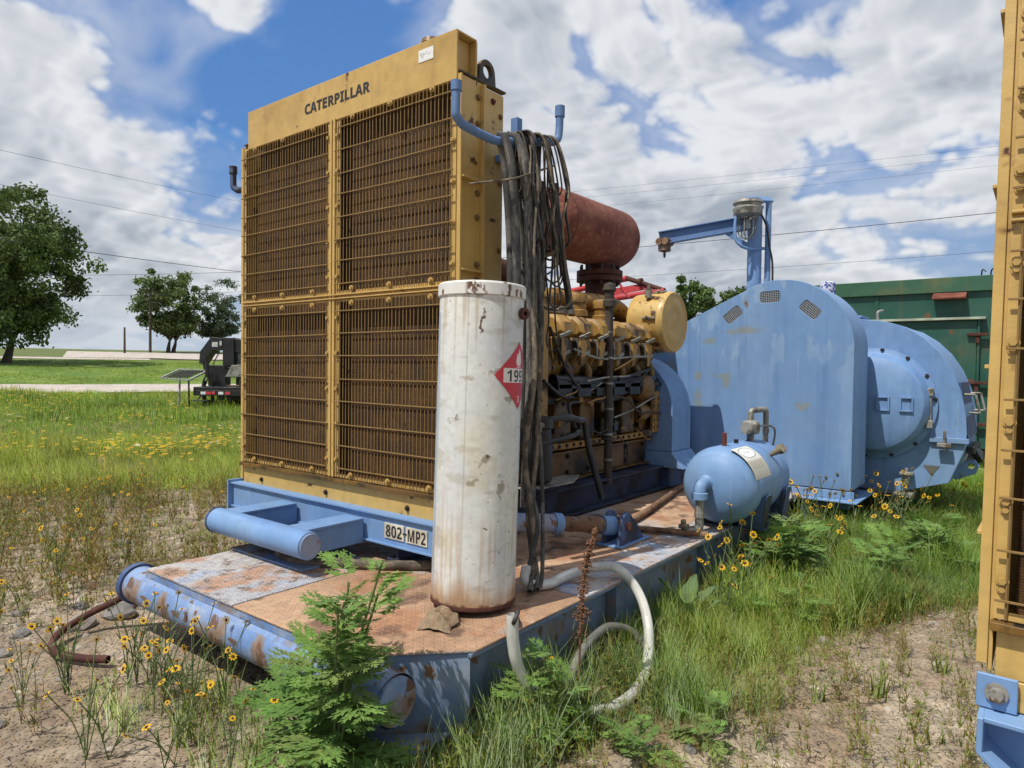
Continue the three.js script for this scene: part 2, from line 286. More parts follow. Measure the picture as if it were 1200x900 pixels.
// turned shape: profile is [radius, distance along the axis]
function turned(p0, p1, prof, seg = 32) { return place(flat(toCreasedNormals(new THREE.LatheGeometry(prof.map((q) => new THREE.Vector2(q[0], q[1])), seg), 0.6)), p0, p1); }
function bar(p0, p1, w, h, roll = 0) { const L = A3(p0).distanceTo(A3(p1)); const g = new RoundedBoxGeometry(w, L, h, 1, Math.min(0.004, w * 0.2, h * 0.2)).translate(0, L / 2, 0); g.rotateY(roll); return place(flat(g), p0, p1); }
function tube(pts, r, seg = 0, rad = 8, closed = false, tension = 0.5) { const cv = new THREE.CatmullRomCurve3(pts.map(A3), closed, 'catmullrom', tension); return flat(new THREE.TubeGeometry(cv, seg || Math.max(8, pts.length * 6), r, rad, closed)); }
function poly(pts, depth, bevel = 0.004, holes = [], curve = 24) { // 2D outline in the x-y plane, extruded along +z
  const s = new THREE.Shape(pts.map((p) => new THREE.Vector2(...p)));
  for (const h of holes) s.holes.push(new THREE.Path(h.map((p) => new THREE.Vector2(...p))));
  const g = new THREE.ExtrudeGeometry(s, { depth: depth - 2 * bevel, bevelEnabled: bevel > 0, bevelThickness: bevel, bevelSize: bevel, bevelOffset: -bevel, bevelSegments: 1, curveSegments: curve });
  return flat(toCreasedNormals(g.translate(0, 0, bevel), 0.5));
}
const toX = (g, x) => g.rotateY(Math.PI / 2).translate(x, 0, 0); // outline (u, y) with u = -z, extruded along +x
function poX(pts, x0, x1, bevel = 0.004, holes = []) { return toX(poly(pts.map(([z, y]) => [-z, y]), x1 - x0, bevel, holes.map((h) => h.map(([z, y]) => [-z, y]))), x0); }
function poZ(pts, z0, z1, bevel = 0.004, holes = []) { return poly(pts, z1 - z0, bevel, holes).translate(0, 0, z0); }
function poY(pts, y0, y1, bevel = 0.004, holes = []) { return poly(pts.map(([x, z]) => [x, -z]), y1 - y0, bevel, holes.map((h) => h.map(([x, z]) => [x, -z]))).rotateX(-Math.PI / 2).translate(0, y0, 0); }
const arc = (cx, cy, r, a0, a1, n) => Array.from({ length: n + 1 }, (_, i) => { const t = (a0 + (a1 - a0) * i / n) * Math.PI / 180; return [cx + r * Math.cos(t), cy + r * Math.sin(t)]; });
function boxUV(g) {
  const p = g.attributes.position, n = p.count, uv = new Float32Array(n * 2), A = V(0, 0, 0), B = V(0, 0, 0), C = V(0, 0, 0);
  for (let i = 0; i < n; i += 3) {
    A.fromBufferAttribute(p, i); B.fromBufferAttribute(p, i + 1); C.fromBufferAttribute(p, i + 2);
    const N = B.clone().sub(A).cross(C.clone().sub(A)), x = Math.abs(N.x), y = Math.abs(N.y), z = Math.abs(N.z);
    for (let k = 0; k < 3; k++) { const q = [A, B, C][k]; let s, t; if (y >= x && y >= z) { s = q.x; t = q.z; } else if (x >= z) { s = q.z + q.x * 0.37; t = q.y; } else { s = q.x + q.z * 0.37; t = q.y; } uv[(i + k) * 2] = s; uv[(i + k) * 2 + 1] = t; }
  }
  g.setAttribute('uv', new THREE.BufferAttribute(uv, 2));
  return g;
}
const used = new Map();
function numbered(name) { const k = used.get(name) ?? 0; used.set(name, k + 1); return k ? name + '_' + String(k).padStart(3, '0') : name; }
function tag(o, label, category, group) { o.userData.label = label; if (category) o.userData.category = category; if (group) o.userData.group = group; return o; }
function thing(name, label, category, pos, group) { const o = new THREE.Group(); o.name = numbered(name); o.position.set(...pos); o.userData.base = 0; delete o.userData.base; scene.add(o); return tag(o, label, category, group); }
const worldPos = (o) => { const v = V(0, 0, 0); for (let q = o; q && q !== scene; q = q.parent) v.add(q.position); return v; };
function part(name, geos, m, parent, keepUV = false) {
  const list = (Array.isArray(geos) ? geos : [geos]).map(flat);
  let g = list.length > 1 ? mergeGeometries(list) : list[0];
  if (!keepUV) boxUV(g);
  if (parent) { const w = worldPos(parent); g.translate(-w.x, -w.y, -w.z); }
  const o = new THREE.Mesh(g, m); o.name = parent ? name : numbered(name); o.castShadow = o.receiveShadow = true;
  (parent ?? scene).add(o);
  return o;
}
const struct = (o) => { o.userData.kind = 'structure'; return o; };
const stuff = (o) => { o.userData.kind = 'stuff'; return o; };
// shared bolt heads: many small meshes of one geometry
const boltGeo = {}; 
function bolt(pos, dir, r, m, parent, name = 'bolt') {
  const k = r.toFixed(4);
  boltGeo[k] ??= boxUV(flat(mergeGeometries([flat(new THREE.CylinderGeometry(r * 1.5, r * 1.5, r * 0.35, 10).translate(0, r * 0.17, 0)), flat(new THREE.CylinderGeometry(r * 0.92, r, r * 0.9, 6).translate(0, r * 0.75, 0))])));
  const o = new THREE.Mesh(boltGeo[k], m); o.name = name; o.castShadow = o.receiveShadow = true;
  const w = worldPos(parent); o.position.set(pos[0] - w.x, pos[1] - w.y, pos[2] - w.z);
  o.quaternion.setFromUnitVectors(V(0, 1, 0), A3(dir).normalize()); parent.add(o); return o;
}
const font = await new FontLoader().loadAsync('fonts/droid/droid_sans_bold.typeface.json');
const mono = await new FontLoader().loadAsync('fonts/droid/droid_sans_mono_regular.typeface.json');
// flat lettering in the x-y plane, its lower left corner at the origin
function letters(text, h, w, thick = 0.0012, f = font, fat = 0) {
  const g = new TextGeometry(text, { font: f, size: 1, depth: 1, curveSegments: 6, bevelEnabled: fat > 0, bevelThickness: 0.01, bevelSize: fat, bevelSegments: 1 }); g.computeBoundingBox();
  const q = g.boundingBox; g.translate(-q.min.x, -q.min.y, 0).scale(w / (q.max.x - q.min.x), h / (q.max.y - q.min.y), thick);
  return flat(g);
}
const faceMinusX = (g, x, y, z) => g.rotateY(-Math.PI / 2).translate(x, y, z); // reads left to right as z grows

// ---------------------------------------------------------------- terrain
// s: distance straight out past the left of the machine, t: sideways; flat yard, then a long grassy rise
const sOf = (x, z) => 0.34 * x - 0.94 * z, tOf = (x, z) => 0.94 * x + 0.34 * z;
const fromST = (s, t) => [0.34 * s + 0.94 * t, -0.94 * s + 0.34 * t];
function H(x, z) {
  const s = sOf(x, z), r = Math.hypot(x, z);
  let h = 0;
  if (s > 16) { const q = s - 16, up = q < 4 ? q * q / 8 / 22 : (q - 2) / 22; h = Math.min(up, 2.95 + 0 * q); if (s > 80) h = 2.91 - (s - 80) * 0.012; }
  const near = 1 - sst(10, 40, r);
  h += ((fbm(x * 0.5 + 50, z * 0.5 + 50, 0, 3, 5) - 0.5) * 0.09 + (fbm(x * 3 + 70, z * 3 + 70, 0, 3, 15) - 0.5) * 0.035) * near;
  if (s > 8 && s < 15) h -= 0.0;
  return h - 0.02;
}
// how much the soil is overgrown, 0 bare to 1 meadow
function green(x, z) {
  const s = sOf(x, z), n = fbm(x * 0.6 + 31, z * 0.6 + 11, 0, 4, 44) - 0.5;
  const far = sst(8.9, 10.6, s + n * 5.5);
  let strip = 0;
  const edge = x < 2.9 ? -1.36 + (x - 2.4) * 0.45 : x < 4.2 ? -1.13 + (x - 2.9) * 0.16 : x < 5.2 ? -0.92 + (x - 4.2) * 0.33 : -0.59 + (x - 5.2) * 0.6;
  if (z > -2.2 && x > 1.9 && x < 14) strip = sst(0.12, -0.18, z - edge + n * 0.8) * sst(1.9, 2.6, x);
  if (x > 8.5) strip = Math.max(strip * 0.6, 0.3 + n);
  return clamp(Math.max(far, strip));
}
{
  const NA = 840, NR = 230, pos = new Float32Array((NA + 1) * (NR + 1) * 3), col = new Float32Array((NA + 1) * (NR + 1) * 3), uv = new Float32Array((NA + 1) * (NR + 1) * 2), idx = [];
  for (let j = 0; j <= NR; j++) {
    const r = j === 0 ? 0 : 0.4 * Math.pow(1500 / 0.4, (j - 1) / (NR - 1));
    for (let i = 0; i <= NA; i++) {
      const a = i / NA * Math.PI * 2, x = r * Math.cos(a), z = r * Math.sin(a), o = j * (NA + 1) + i;
      pos.set([x, H(x, z), z], o * 3); uv.set([x, z], o * 2);
      const g = green(x, z), n = fbm(x * 0.35 + 9, z * 0.35 + 4, 0, 4, 77), damp = sst(0.5, 0.7, fbm(x * 1.1 + 3, z * 1.1, 0, 3, 87));
      let c = mix3([0.92, 0.9, 0.88], [1.12, 1.1, 1.06], n); c = mix3(c, [0.66, 0.6, 0.52], damp * 0.55);
      c = mix3(c, [0.56, 0.58, 0.3], g * 0.75);
      if (sOf(x, z) > 20) c = mix3(c, [0.36, 0.62, 0.18], 0.85);
      col.set(c, o * 3);
      if (i < NA && j < NR) { const q = o + NA + 1; idx.push(o, o + 1, q, o + 1, q + 1, q); }
    }
  }
  const g = new THREE.BufferGeometry();
  g.setAttribute('position', new THREE.BufferAttribute(pos, 3)); g.setAttribute('uv', new THREE.BufferAttribute(uv, 2)); g.setAttribute('color', new THREE.BufferAttribute(col, 3)); g.setIndex(idx); g.computeVertexNormals();
  const m = mat({ map: T.soil, size: 3.7, rough: 0.95, bump: T.soilbump, bumpSize: 1.3, bumpScale: 0.03, vc: 1 });
  const o = new THREE.Mesh(g, m); o.name = 'ground'; o.receiveShadow = o.castShadow = true; scene.add(o); struct(o); o.userData.label = 'sandy gravelly ground of the yard and the grassy rise behind it';
}
// sheets that follow the terrain a little above it
function sheet(name, label, s0, s1, t0, t1, m, lift, wob = 0) {
  const ns = 14, nt = 90, pos = [], uv = [], idx = [];
  for (let j = 0; j <= ns; j++) for (let i = 0; i <= nt; i++) {
    const t = mix(t0, t1, i / nt), e = (fbm(t * 0.3 + 40, j > ns / 2 ? 3 : 9, 0, 3, 12) - 0.5) * wob, s = mix(s0, s1, j / ns) + e, [x, z] = fromST(s, t);
    pos.push(x, H(x, z) + lift, z); uv.push(x, z); if (i < nt && j < ns) { const o = j * (nt + 1) + i; idx.push(o, o + 1, o + nt + 1, o + 1, o + nt + 2, o + nt + 1); }
  }
  const g = new THREE.BufferGeometry(); g.setAttribute('position', new THREE.Float32BufferAttribute(pos, 3)); g.setAttribute('uv', new THREE.Float32BufferAttribute(uv, 2)); g.setIndex(idx); g.computeVertexNormals();
  const o = new THREE.Mesh(g, m); o.name = name; o.receiveShadow = true; scene.add(o); struct(o); o.userData.label = label; return o;
}
const turfM = mat({ map: T.turf, size: 5, rough: 0.95, bump: T.soilbump, bumpSize: 1, bumpScale: 0.05 });
sheet('gravel_road', 'pale gravel road crossing in front of the trees', 28.5, 32.6, -70, 60, M.gravel, 0.05, 0.8);
sheet('lawn', 'mown lawn between the gravel road and the large tree', 32.6, 56, -70, 60, turfM, 0.04, 0);
sheet('gravel_track', 'narrow gravel track behind the large tree', 56, 59, -70, 4, M.gravel, 0.06, 1);
sheet('gravel_drive', 'wide pale gravel drive running up to the far trees', 59, 73, -1.5, 40, M.gravel, 0.07, 2.5);

// ---------------------------------------------------------------- the skid
{
  const t = thing('steel_skid', 'long blue steel skid with rusty tread plate deck and round nose pipe', 'skid', [5, 0, -3]);
  const y0 = 0.388, y1 = 0.4;
  part('deck_plate', poY([[1.79, -4.09], [3.02, -4.09], [3.02, -3.16], [1.79, -3.16]], y0, y1 + 0.004, 0.003), M.deckpale, t).userData.label = 'pale worn tread plate at the nose of the skid';
  part('deck_plate', poY([[1.79, -3.154], [3.02, -3.154], [3.02, -1.88], [2.16, -1.88], [1.87, -2.17], [1.79, -2.3]], y0, y1, 0.003), M.deck, t);
  part('deck_plate', poY([[3.026, -4.09], [4.6, -4.09], [4.6, -2.18], [3.026, -2.18]], y0, y1, 0.003), M.deck, t);
  part('deck_plate', poY([[4.606, -4.09], [6.7, -4.09], [6.7, -2.18], [4.606, -2.18]], y0, y1 - 0.002, 0.003), M.deck, t);
  part('deck_plate', poY([[6.706, -4.6], [9.6, -4.6], [9.6, -1.9], [6.706, -1.9]], y0, y1, 0.003), M.deckpale, t);
  part('edge_strip', poY([[3.026, -2.176], [6.7, -2.176], [6.7, -1.88], [3.026, -1.88]], y0 - 0.004, y1 + 0.002, 0.003), mat({ map: T.deckpale, size: 1.1, rough: 0.6, bump: T.pit, bumpScale: 0.0015 }), t).userData.label = 'smooth pale blue plate along the near edge of the deck';
  part('raised_plate', [b(2.32, 2.72, 0.405, 0.417, -4.12, -3.35), b(2.5, 2.9, 0.405, 0.43, -4.14, -4.0)], M.bluerust, t);
  // near side: I-beam
  const web = M.skidside;
  part('side_beam', [b(2.14, 9.6, 0.05, 0.386, -1.99, -1.97), b(2.14, 9.6, 0.03, 0.05, -2.07, -1.88), b(2.14, 9.6, 0.368, 0.386, -2.1, -1.884)], web, t);
  part('side_beam', [b(1.95, 9.6, 0.05, 0.386, -4.03, -4.0), b(1.95, 9.6, 0.03, 0.05, -4.1, -3.95)], web, t);
  for (const x of [3.4, 4.7, 6.0]) part('web_stiffener', b(x, x + 0.014, 0.052, 0.366, -1.968, -1.9), web, t);
  part('corner_plate', [poY([[1.86, -2.2], [2.15, -1.9], [2.15, -1.94], [1.86, -2.24]], 0.03, 0.385, 0.002), b(1.84, 2.1, 0.03, 0.05, -2.3, -1.95)], web, t);
  part('nose_plate', b(1.93, 1.95, 0.06, 0.386, -4.06, -2.15), M.bluerust, t);
  part('nose_pipe', turned([1.85, 0.252, -4.33], [1.85, 0.252, -2.03], [[0.108, 0], [0.108, 2.3]], 40), M.nose, t);
  part('nose_lip', [b(1.795, 1.86, 0.345, 0.386, -4.12, -2.28)], M.nose, t);
  part('pipe_cap', c([1.85, 0.252, -2.034], [1.85, 0.252, -2.018], 0.1, 0.098, 32), M.nose, t);
  part('pipe_rim', turned([1.85, 0.252, -4.36], [1.85, 0.252, -4.31], [[0.09, 0], [0.122, 0], [0.122, 0.05], [0.09, 0.05]], 40), M.darkblue, t);
  for (const x of [2.6, 4.2, 6.2]) part('cross_beam', b(x, x + 0.15, 0.08, 0.38, -3.95, -2.02), web, t);
}
// sack at the cylinder's foot
{
  const g = new THREE.PlaneGeometry(0.26, 0.2, 40, 32).rotateX(-Math.PI / 2), p = g.attributes.position;
  for (let i = 0; i < p.count; i++) { const x = p.getX(i), z = p.getZ(i), e = sst(0.15, 0.02, Math.hypot(x / 1.15, z)), f = 1 - Math.abs(2 * fbm(x * 9 + 30, z * 9 + 30, 0, 3, 33) - 1), w = fbm(x * 14 + 9, z * 14 + 3, 0, 2, 53) - 0.5; p.setXYZ(i, x * (0.75 + 0.5 * w) , 0.004 + e * (0.014 + 0.05 * f * f) + sst(0, 0.12, x) * 0.03 * f, z * (0.8 + 0.5 * w)); }
  g.computeVertexNormals(); g.rotateY(0.5).translate(2.27, 0.4, -2.2);
  const t = thing('crumpled_sack', 'crumpled grey brown cloth lying against the foot of the white cylinder', 'sack', [2.24, 0.4, -2.29]);
  part('cloth', flat(g), M.cloth, t);
}
// ---------------------------------------------------------------- white cylinder
{
  const cx = 2.575, cz = -2.262, R = 0.212, hgt = 1.605;
  const t = thing('white_cylinder', 'tall white steel cylinder with rust spots and red diamond placard', 'cylinder', [cx, 0.4, cz]);
  // own texture: u round the cylinder (0 at +x, growing towards -z), v up
  const across = (f) => 0.5 + Math.asin(f) / (2 * Math.PI);
  const marks = [[0.02, 0.885, 0.006, 0.03, 0], [0.05, 0.92, 0.008, 0.012, 0], [0.53, 0.385, 0.019, 0.04, 1], [0.56, 0.33, 0.012, 0.03, 1], [0.13, 0.46, 0.022, 0.012, 1], [0.2, 0.47, 0.012, 0.008, 0], [-0.6, 0.59, 0.022, 0.012, 1], [-0.55, 0.6, 0.008, 0.006, 0], [0.7, 0.65, 0.02, 0.01, 1], [0.36, 0.15, 0.01, 0.005, 0], [0.38, 0.1, 0.013, 0.006, 1], [0.0, 0.14, 0.006, 0.006, 1], [-0.3, 0.72, 0.03, 0.012, 1], [0.3, 0.74, 0.03, 0.008, 1], [-0.1, 0.4, 0.02, 0.01, 1], [0.55, 0.18, 0.008, 0.004, 0], [0.2, 0.25, 0.006, 0.004, 0]].map((m) => [across(m[0]), ...m.slice(1)]);
  const map = tex(768, 1152, (u, v) => {
    const a = fbm(u * 5, v * 6, 0, 5, 201), f = fbm(u * 60, v * 70, 0, 3, 205), sc = fbm(u * 9, v * 30, 0, 4, 209);
    let q = mix3([214, 214, 210], [226, 224, 214], clamp((a - 0.5) * 3 + 0.5));
    q = mix3(q, [206, 192, 158], sst(0.54, 0.75, fbm(u * 8 + 3, v * 7, 0, 4, 213)) * 0.45 * sst(0.75, 0.4, v));
    q = mix3(q, [170, 160, 140], sst(0.6, 0.75, sc) * 0.35);
    // older grey-blue paint showing as a strip
    if (v < 0.93) { const e = 0.315 + (fbm(v * 6, 3, 0, 4, 221) - 0.5) * 0.03; q = mix3(q, [172, 184, 196], sst(e + 0.004, e - 0.004, u) * 0.75 * sst(0.18, 0.24, u)); }
    // rust rising from the bottom edge
    const up = v * hgt, rb = sst(0.16, 0.0, up + (fbm(u * 26, 1, 0, 4, 231) - 0.5) * 0.16);
    q = mix3(q, [158, 112, 70], rb * 0.7); q = mix3(q, [92, 54, 34], sst(0.03, 0.005, up + (f - 0.5) * 0.03));
    const wx = (fbm(u * 40, v * 50, 0, 3, 241) - 0.5) * 0.03, wy = (fbm(u * 40 + 9, v * 50, 0, 3, 243) - 0.5) * 0.03;
    for (const [mu, mv, ru, rv, kind] of marks) { const k = sst(1.1, 0.75, Math.hypot((u + wx * 1.6 - mu) / ru, (v + wy * 1.6 - mv) / rv)) * sst(0.42, 0.58, f * 0.5 + sc * 0.6); if (k > 0) q = mix3(q, kind ? [146, 134, 112] : [92, 70, 54], k * (kind ? 0.7 : 0.9)); }
    const sp = fbm(u * 70, v * 80, 0, 3, 251) + (a - 0.5) * 0.3; q = mix3(q, [120, 90, 62], sst(0.86, 0.9, sp) * 0.8);
    q = mix3(q, [176, 170, 158], sst(0.004, 0.0015, Math.abs(u - 0.452 + (f - 0.5) * 0.003)) * 0.5); q = mix3(q, [170, 128, 88], sst(0.55, 0.8, vn(u * 90, v * 5, 0, 29)) * sst(0.5, 0.1, v) * 0.3);
    const drip = sst(0.62, 0.8, vn(u * 60, v * 2, 0, 9)) * sst(0.6, 0.95, v) * 0.35; q = mix3(q, [168, 140, 104], drip);
    const g = 0.96 + (f - 0.5) * 0.1; return q.map((x) => x * g);
  });
  const wm = new THREE.MeshStandardMaterial({ map, roughness: 0.45, roughnessMap: T.smudge, bumpMap: T.pit, bumpScale: 0.001 });
  const shell = new THREE.CylinderGeometry(R, R, hgt - 0.07, 72, 1, true, 131 * Math.PI / 180).translate(0, 0.035 + (hgt - 0.07) / 2, 0);
  const body = new THREE.Mesh(flat(shell), wm); body.name = 'shell'; t.add(body);
  const lid = new THREE.LatheGeometry([[0, hgt + 0.012], [R * 0.8, hgt + 0.008], [R + 0.004, hgt], [R + 0.009, hgt - 0.008], [R + 0.009, hgt - 0.062], [R + 0.001, hgt - 0.068]].map((q) => new THREE.Vector2(...q)), 72, 131 * Math.PI / 180);
  const lidmap = tex(1024, 256, (u, v) => { const a = fbm(u * 30, v * 4, 0, 4, 261), k = sst(0.02, 0, Math.abs(u - 0.48) - 0.024) + sst(0.015, 0, Math.abs(u - 0.59) - 0.01); let q = mix3([222, 222, 216], [206, 200, 188], a); q = mix3(q, [92, 62, 44], sst(0.5, 0.62, fbm(u * 60, v * 6, 0, 4, 263)) * clamp(k) * sst(0.3, 0.45, v)); q = mix3(q, [110, 78, 54], sst(0.7, 0.76, a)); return q; });
  const lm = new THREE.MeshStandardMaterial({ map: lidmap, roughness: 0.5, side: THREE.DoubleSide });
  const L = new THREE.Mesh(flat(toCreasedNormals(lid, 0.5)), lm); L.name = 'lid'; t.add(L);
  part('bottom_rim', turned([cx, 0.43, cz], [cx, 0.5, cz], [[R - 0.02, 0], [R + 0.002, 0], [R + 0.003, 0.014], [R, 0.02]], 60), M.darkrust, t);
  for (const a of [40, 160, 280]) { const x = cx + 0.15 * Math.cos(a * Math.PI / 180), z = cz + 0.15 * Math.sin(a * Math.PI / 180); part('foot', b(x - 0.02, x + 0.02, 0.404, 0.436, z - 0.02, z + 0.02), M.darkrust, t); }
  part('lug', [turned([cx + 0.06, 1.865, cz + R], [cx + 0.06, 1.865, cz + R + 0.03], [[0.012, 0], [0.03, 0], [0.03, 0.02], [0.012, 0.02]], 14)], M.darkrust, t);
  // curved placard patch
  const W = 512, cv = document.createElement('canvas'); cv.width = cv.height = W; const x = cv.getContext('2d');
  x.fillStyle = '#c3202f'; x.fillRect(0, 0, W, W); x.translate(W / 2, W / 2);
  x.fillStyle = '#e9e4dc'; x.fillRect(-170, -52, 340, 104);
  x.fillStyle = '#151515'; x.font = 'bold 118px sans-serif'; x.textAlign = 'center'; x.textBaseline = 'middle'; x.setTransform(1.1, 0, 0, 1, W / 2, W / 2 + 3); x.fillText('1993', 0, 0);
  x.setTransform(1, 0, 0, 1, W / 2, W / 2); x.fillStyle = '#f0e8e2'; x.font = 'bold 62px sans-serif'; x.fillText('3', 0, 172);
  x.beginPath(); x.moveTo(-26, -72); x.bezierCurveTo(-62, -110, -24, -130, -30, -160); x.bezierCurveTo(-8, -146, -6, -170, 4, -200); x.bezierCurveTo(16, -168, 34, -160, 28, -136); x.bezierCurveTo(48, -120, 40, -90, 22, -72); x.fill(); x.fillRect(-34, -66, 68, 7);
  { const r = rng(8); x.setTransform(1, 0, 0, 1, 0, 0); for (let i = 0; i < 260; i++) { const e = r() < 0.6, px = e ? (r() < 0.5 ? r() * 26 : W - r() * 26) : r() * W, py = r() * W, q = r() < 0.5; x.fillStyle = `rgba(${210 + r() * 20},${196 + r() * 20},${186},${0.12 + r() * 0.4})`; x.beginPath(); x.ellipse(q ? px : py, q ? py : px, 1 + r() * 7, 1 + r() * 4, r() * 3, 0, 7); x.fill(); } x.fillStyle = 'rgba(190,150,140,0.16)'; x.fillRect(0, 0, W, W); }
  const tx = new THREE.CanvasTexture(cv); tx.colorSpace = THREE.SRGBColorSpace;
  const D = 0.165, N = 24, th0 = 1.33, pos = [], uv = [], nor = [], idx = []; // the placard's centre is on the near side towards +x
  for (let j = 0; j <= N; j++) for (let i = 0; i <= N; i++) {
    const p = i / N * 2 - 1, q = j / N * 2 - 1, s = (p - q) * D / 2 * 1.0, y = (p + q) * D / 2, a = th0 - s / R, rr = R + 0.0022; // square turned by 45 degrees
    pos.push(Math.cos(a) * rr, 1.16 + y, Math.sin(a) * rr); nor.push(Math.cos(a), 0, Math.sin(a)); uv.push(0.5 + s / (2 * D) * 0.96, 0.5 + y / (2 * D) * 0.96);
    if (i < N && j < N) { const o = j * (N + 1) + i; idx.push(o, o + 1, o + N + 1, o + 1, o + N + 2, o + N + 1); }
  }
  const pg = new THREE.BufferGeometry(); pg.setAttribute('position', new THREE.Float32BufferAttribute(pos, 3)); pg.setAttribute('normal', new THREE.Float32BufferAttribute(nor, 3)); pg.setAttribute('uv', new THREE.Float32BufferAttribute(uv, 2)); pg.setIndex(idx);
  const pl = new THREE.Mesh(pg, new THREE.MeshStandardMaterial({ map: tx, roughness: 0.45, side: THREE.DoubleSide })); pl.name = 'placard'; pl.userData.label = 'red diamond hazard placard with a number on a white band'; t.add(pl);
  t.traverse((o) => { o.castShadow = o.receiveShadow = true; });
  t.rotation.z = -0.026; t.rotation.x = 0.004;
}
// ---------------------------------------------------------------- radiators
// one radiator seen from its front (-x); z0 is its far end, z1 its near end
function radiator(label, z0, z1, X, yTop, lettered, pitch) {
  const t = thing('radiator', label, 'radiator', [X, 0.5, (z0 + z1) / 2]);
  const yG0 = 0.86, yG1 = 3.21, yMid = 2.045, zc = (z0 + z1) / 2;
  part('core', b(X + 0.1, X + 0.26, yG0, yG1 - 0.02, z0 + 0.06, z1 - 0.06), M.core, t);
  part('top_tank', [b(X + 0.01, X + 0.025, yG1 - 0.012, yTop, z0 + 0.08, z1, 0.003), b(X + 0.026, X + 0.18, yTop - 0.012, yTop, z0 + 0.08, z1), b(X + 0.17, X + 0.185, yG1, yTop - 0.013, z0 + 0.08, z1), b(X + 0.027, X + 0.168, yG1 + 0.01, yTop - 0.014, z1 - 0.06, z1 - 0.05), b(X + 0.027, X + 0.168, yG1 + 0.01, yTop - 0.014, z0 + 0.09, z0 + 0.1)], M.yellow, t);
  part('bottom_panel', b(X + 0.02, X + 0.035, 0.69, yG0 - 0.02, z0 + 0.02, z1, 0.003), M.yellow, t);
  part('bottom_tank', b(X + 0.036, X + 0.4, 0.69, yG0 - 0.004, z0 + 0.03, z1 - 0.012), M.yellow, t);
  for (const [za, zb] of [[z1 - 0.012, z1], [z0, z0 + 0.012]]) {
    const near = za > zc;
    part('side_plate', [b(X + 0.03, X + 0.235, 0.7, yG1 + 0.03, za, zb, 0.002), b(X + 0.24, X + 0.43, 0.7, yG1 + 0.02, za - 0.004, zb - 0.004, 0.002)], M.yellow, t);
    const e = near ? [z1, z1 + 0.028] : [z0 - 0.028, z0];
    part('side_flange', [b(X + 0.215, X + 0.235, 0.7, yG1 + 0.02, ...e, 0.002), b(X + 0.02, X + 0.032, 0.72, yG1 + 0.02, ...e, 0.002)], M.yellow, t);
    part('top_ledge', b(X + 0.03, X + 0.44, yG1 + 0.036, yG1 + 0.048, near ? z1 - 0.03 : z0 - 0.008, near ? z1 + 0.008 : z0 + 0.03, 0.002), M.grime, t);
    for (const y of [2.66, 2.14, 1.6, 1.1]) part('ledge', b(X + 0.033, X + 0.214, y, y + 0.012, near ? z1 + 0.001 : z0 - 0.04, near ? z1 + 0.04 : z0 - 0.001, 0.002), M.yellow, t);
    for (const y of [3.15, 3.0, 2.6, 2.46, 2.19, 2.1, 1.7]) bolt([X + 0.19, y, near ? z1 : z0], [0, 0, near ? 1 : -1], 0.013, M.yellowbar, t);
    for (const y of [3.1, 2.7, 2.3]) bolt([X + 0.4, y, near ? z1 - 0.004 : z0], [0, 0, near ? 1 : -1], 0.012, M.yellowbar, t);
    bolt([X + 0.33, 3.17, near ? z1 - 0.004 : z0], [0, 0, near ? 1 : -1], 0.013, M.rust, t);
    const le = arc(X + 0.3, 0, 0.07, 0, 180, 12).map(([x, y]) => [x, y + yG1 + 0.13]);
    part('lifting_eye', poZ([[X + 0.38, yG1 + 0.05], ...le, [X + 0.22, yG1 + 0.05]], near ? z1 - 0.05 : z0 + 0.02, near ? z1 - 0.02 : z0 + 0.05, 0.003, [arc(X + 0.3, yG1 + 0.13, 0.038, 360, 0, 14)]), M.grime, t);
  }
  part('back_post', b(X + 0.27, X + 0.42, 0.72, yG1, z0 + 0.02, z0 + 0.1), M.yellow, t);
  part('filler_cap', [c([X + 0.11, yTop, z1 - 0.3], [X + 0.11, yTop + 0.03, z1 - 0.3], 0.05), c([X + 0.11, yTop + 0.03, z1 - 0.3], [X + 0.11, yTop + 0.055, z1 - 0.3], 0.062, 0.056)], M.grime, t);
  // grille: two by two framed panels of upright bars behind cross rods
  const r = rng(77);
  for (const [ya, yb] of [[yMid + 0.018, yG1], [yG0, yMid - 0.018]]) for (const [za, zb] of [[z0 + 0.01, zc - 0.03], [zc + 0.03, z1 - 0.005]]) {
    const g = part('grille_frame', [b(X + 0.018, X + 0.03, ya, yb, za, za + 0.035, 0.002), b(X + 0.018, X + 0.03, ya, yb, zb - 0.035, zb, 0.002), b(X + 0.018, X + 0.03, ya, ya + 0.022, za + 0.036, zb - 0.036, 0.002), b(X + 0.018, X + 0.03, yb - 0.014, yb, za + 0.036, zb - 0.036, 0.002)], M.yellow, t);
    const n = Math.round((zb - za - 0.07) / pitch), bars = [];
    for (let i = 0; i <= n; i++) { const z = za + 0.03 + (zb - za - 0.06) * i / n + (r() - 0.5) * 0.003, w = (r() - 0.5) * 0.004; bars.push(bar([X + 0.006 + w, ya + 0.004, z], [X + 0.006 - w, yb - 0.016, z + (r() - 0.5) * 0.004], 0.0052, 0.0052)); }
    const q = part('upright_bars', bars, M.yellowbar, g); stuff(q);
    const k = 8;
    for (let i = 0; i < k; i++) { const y = ya + (yb - ya) * (i + 0.45) / k + (r() - 0.5) * 0.012, s = (r() - 0.5) * 0.01; part('cross_rod', bar([X - 0.003, y + s, za + 0.002], [X - 0.003, y - s, zb - 0.002], 0.007, 0.007), M.yellowbar, g); }
    for (let i = 0; i < 3; i++) { const z = mix(za, zb, (i + 0.5) / 3); for (const y of [ya + 0.03, yb - 0.028]) bolt([X + 0.006, y, z], [-1, 0, 0], 0.013, M.yellow, g); }
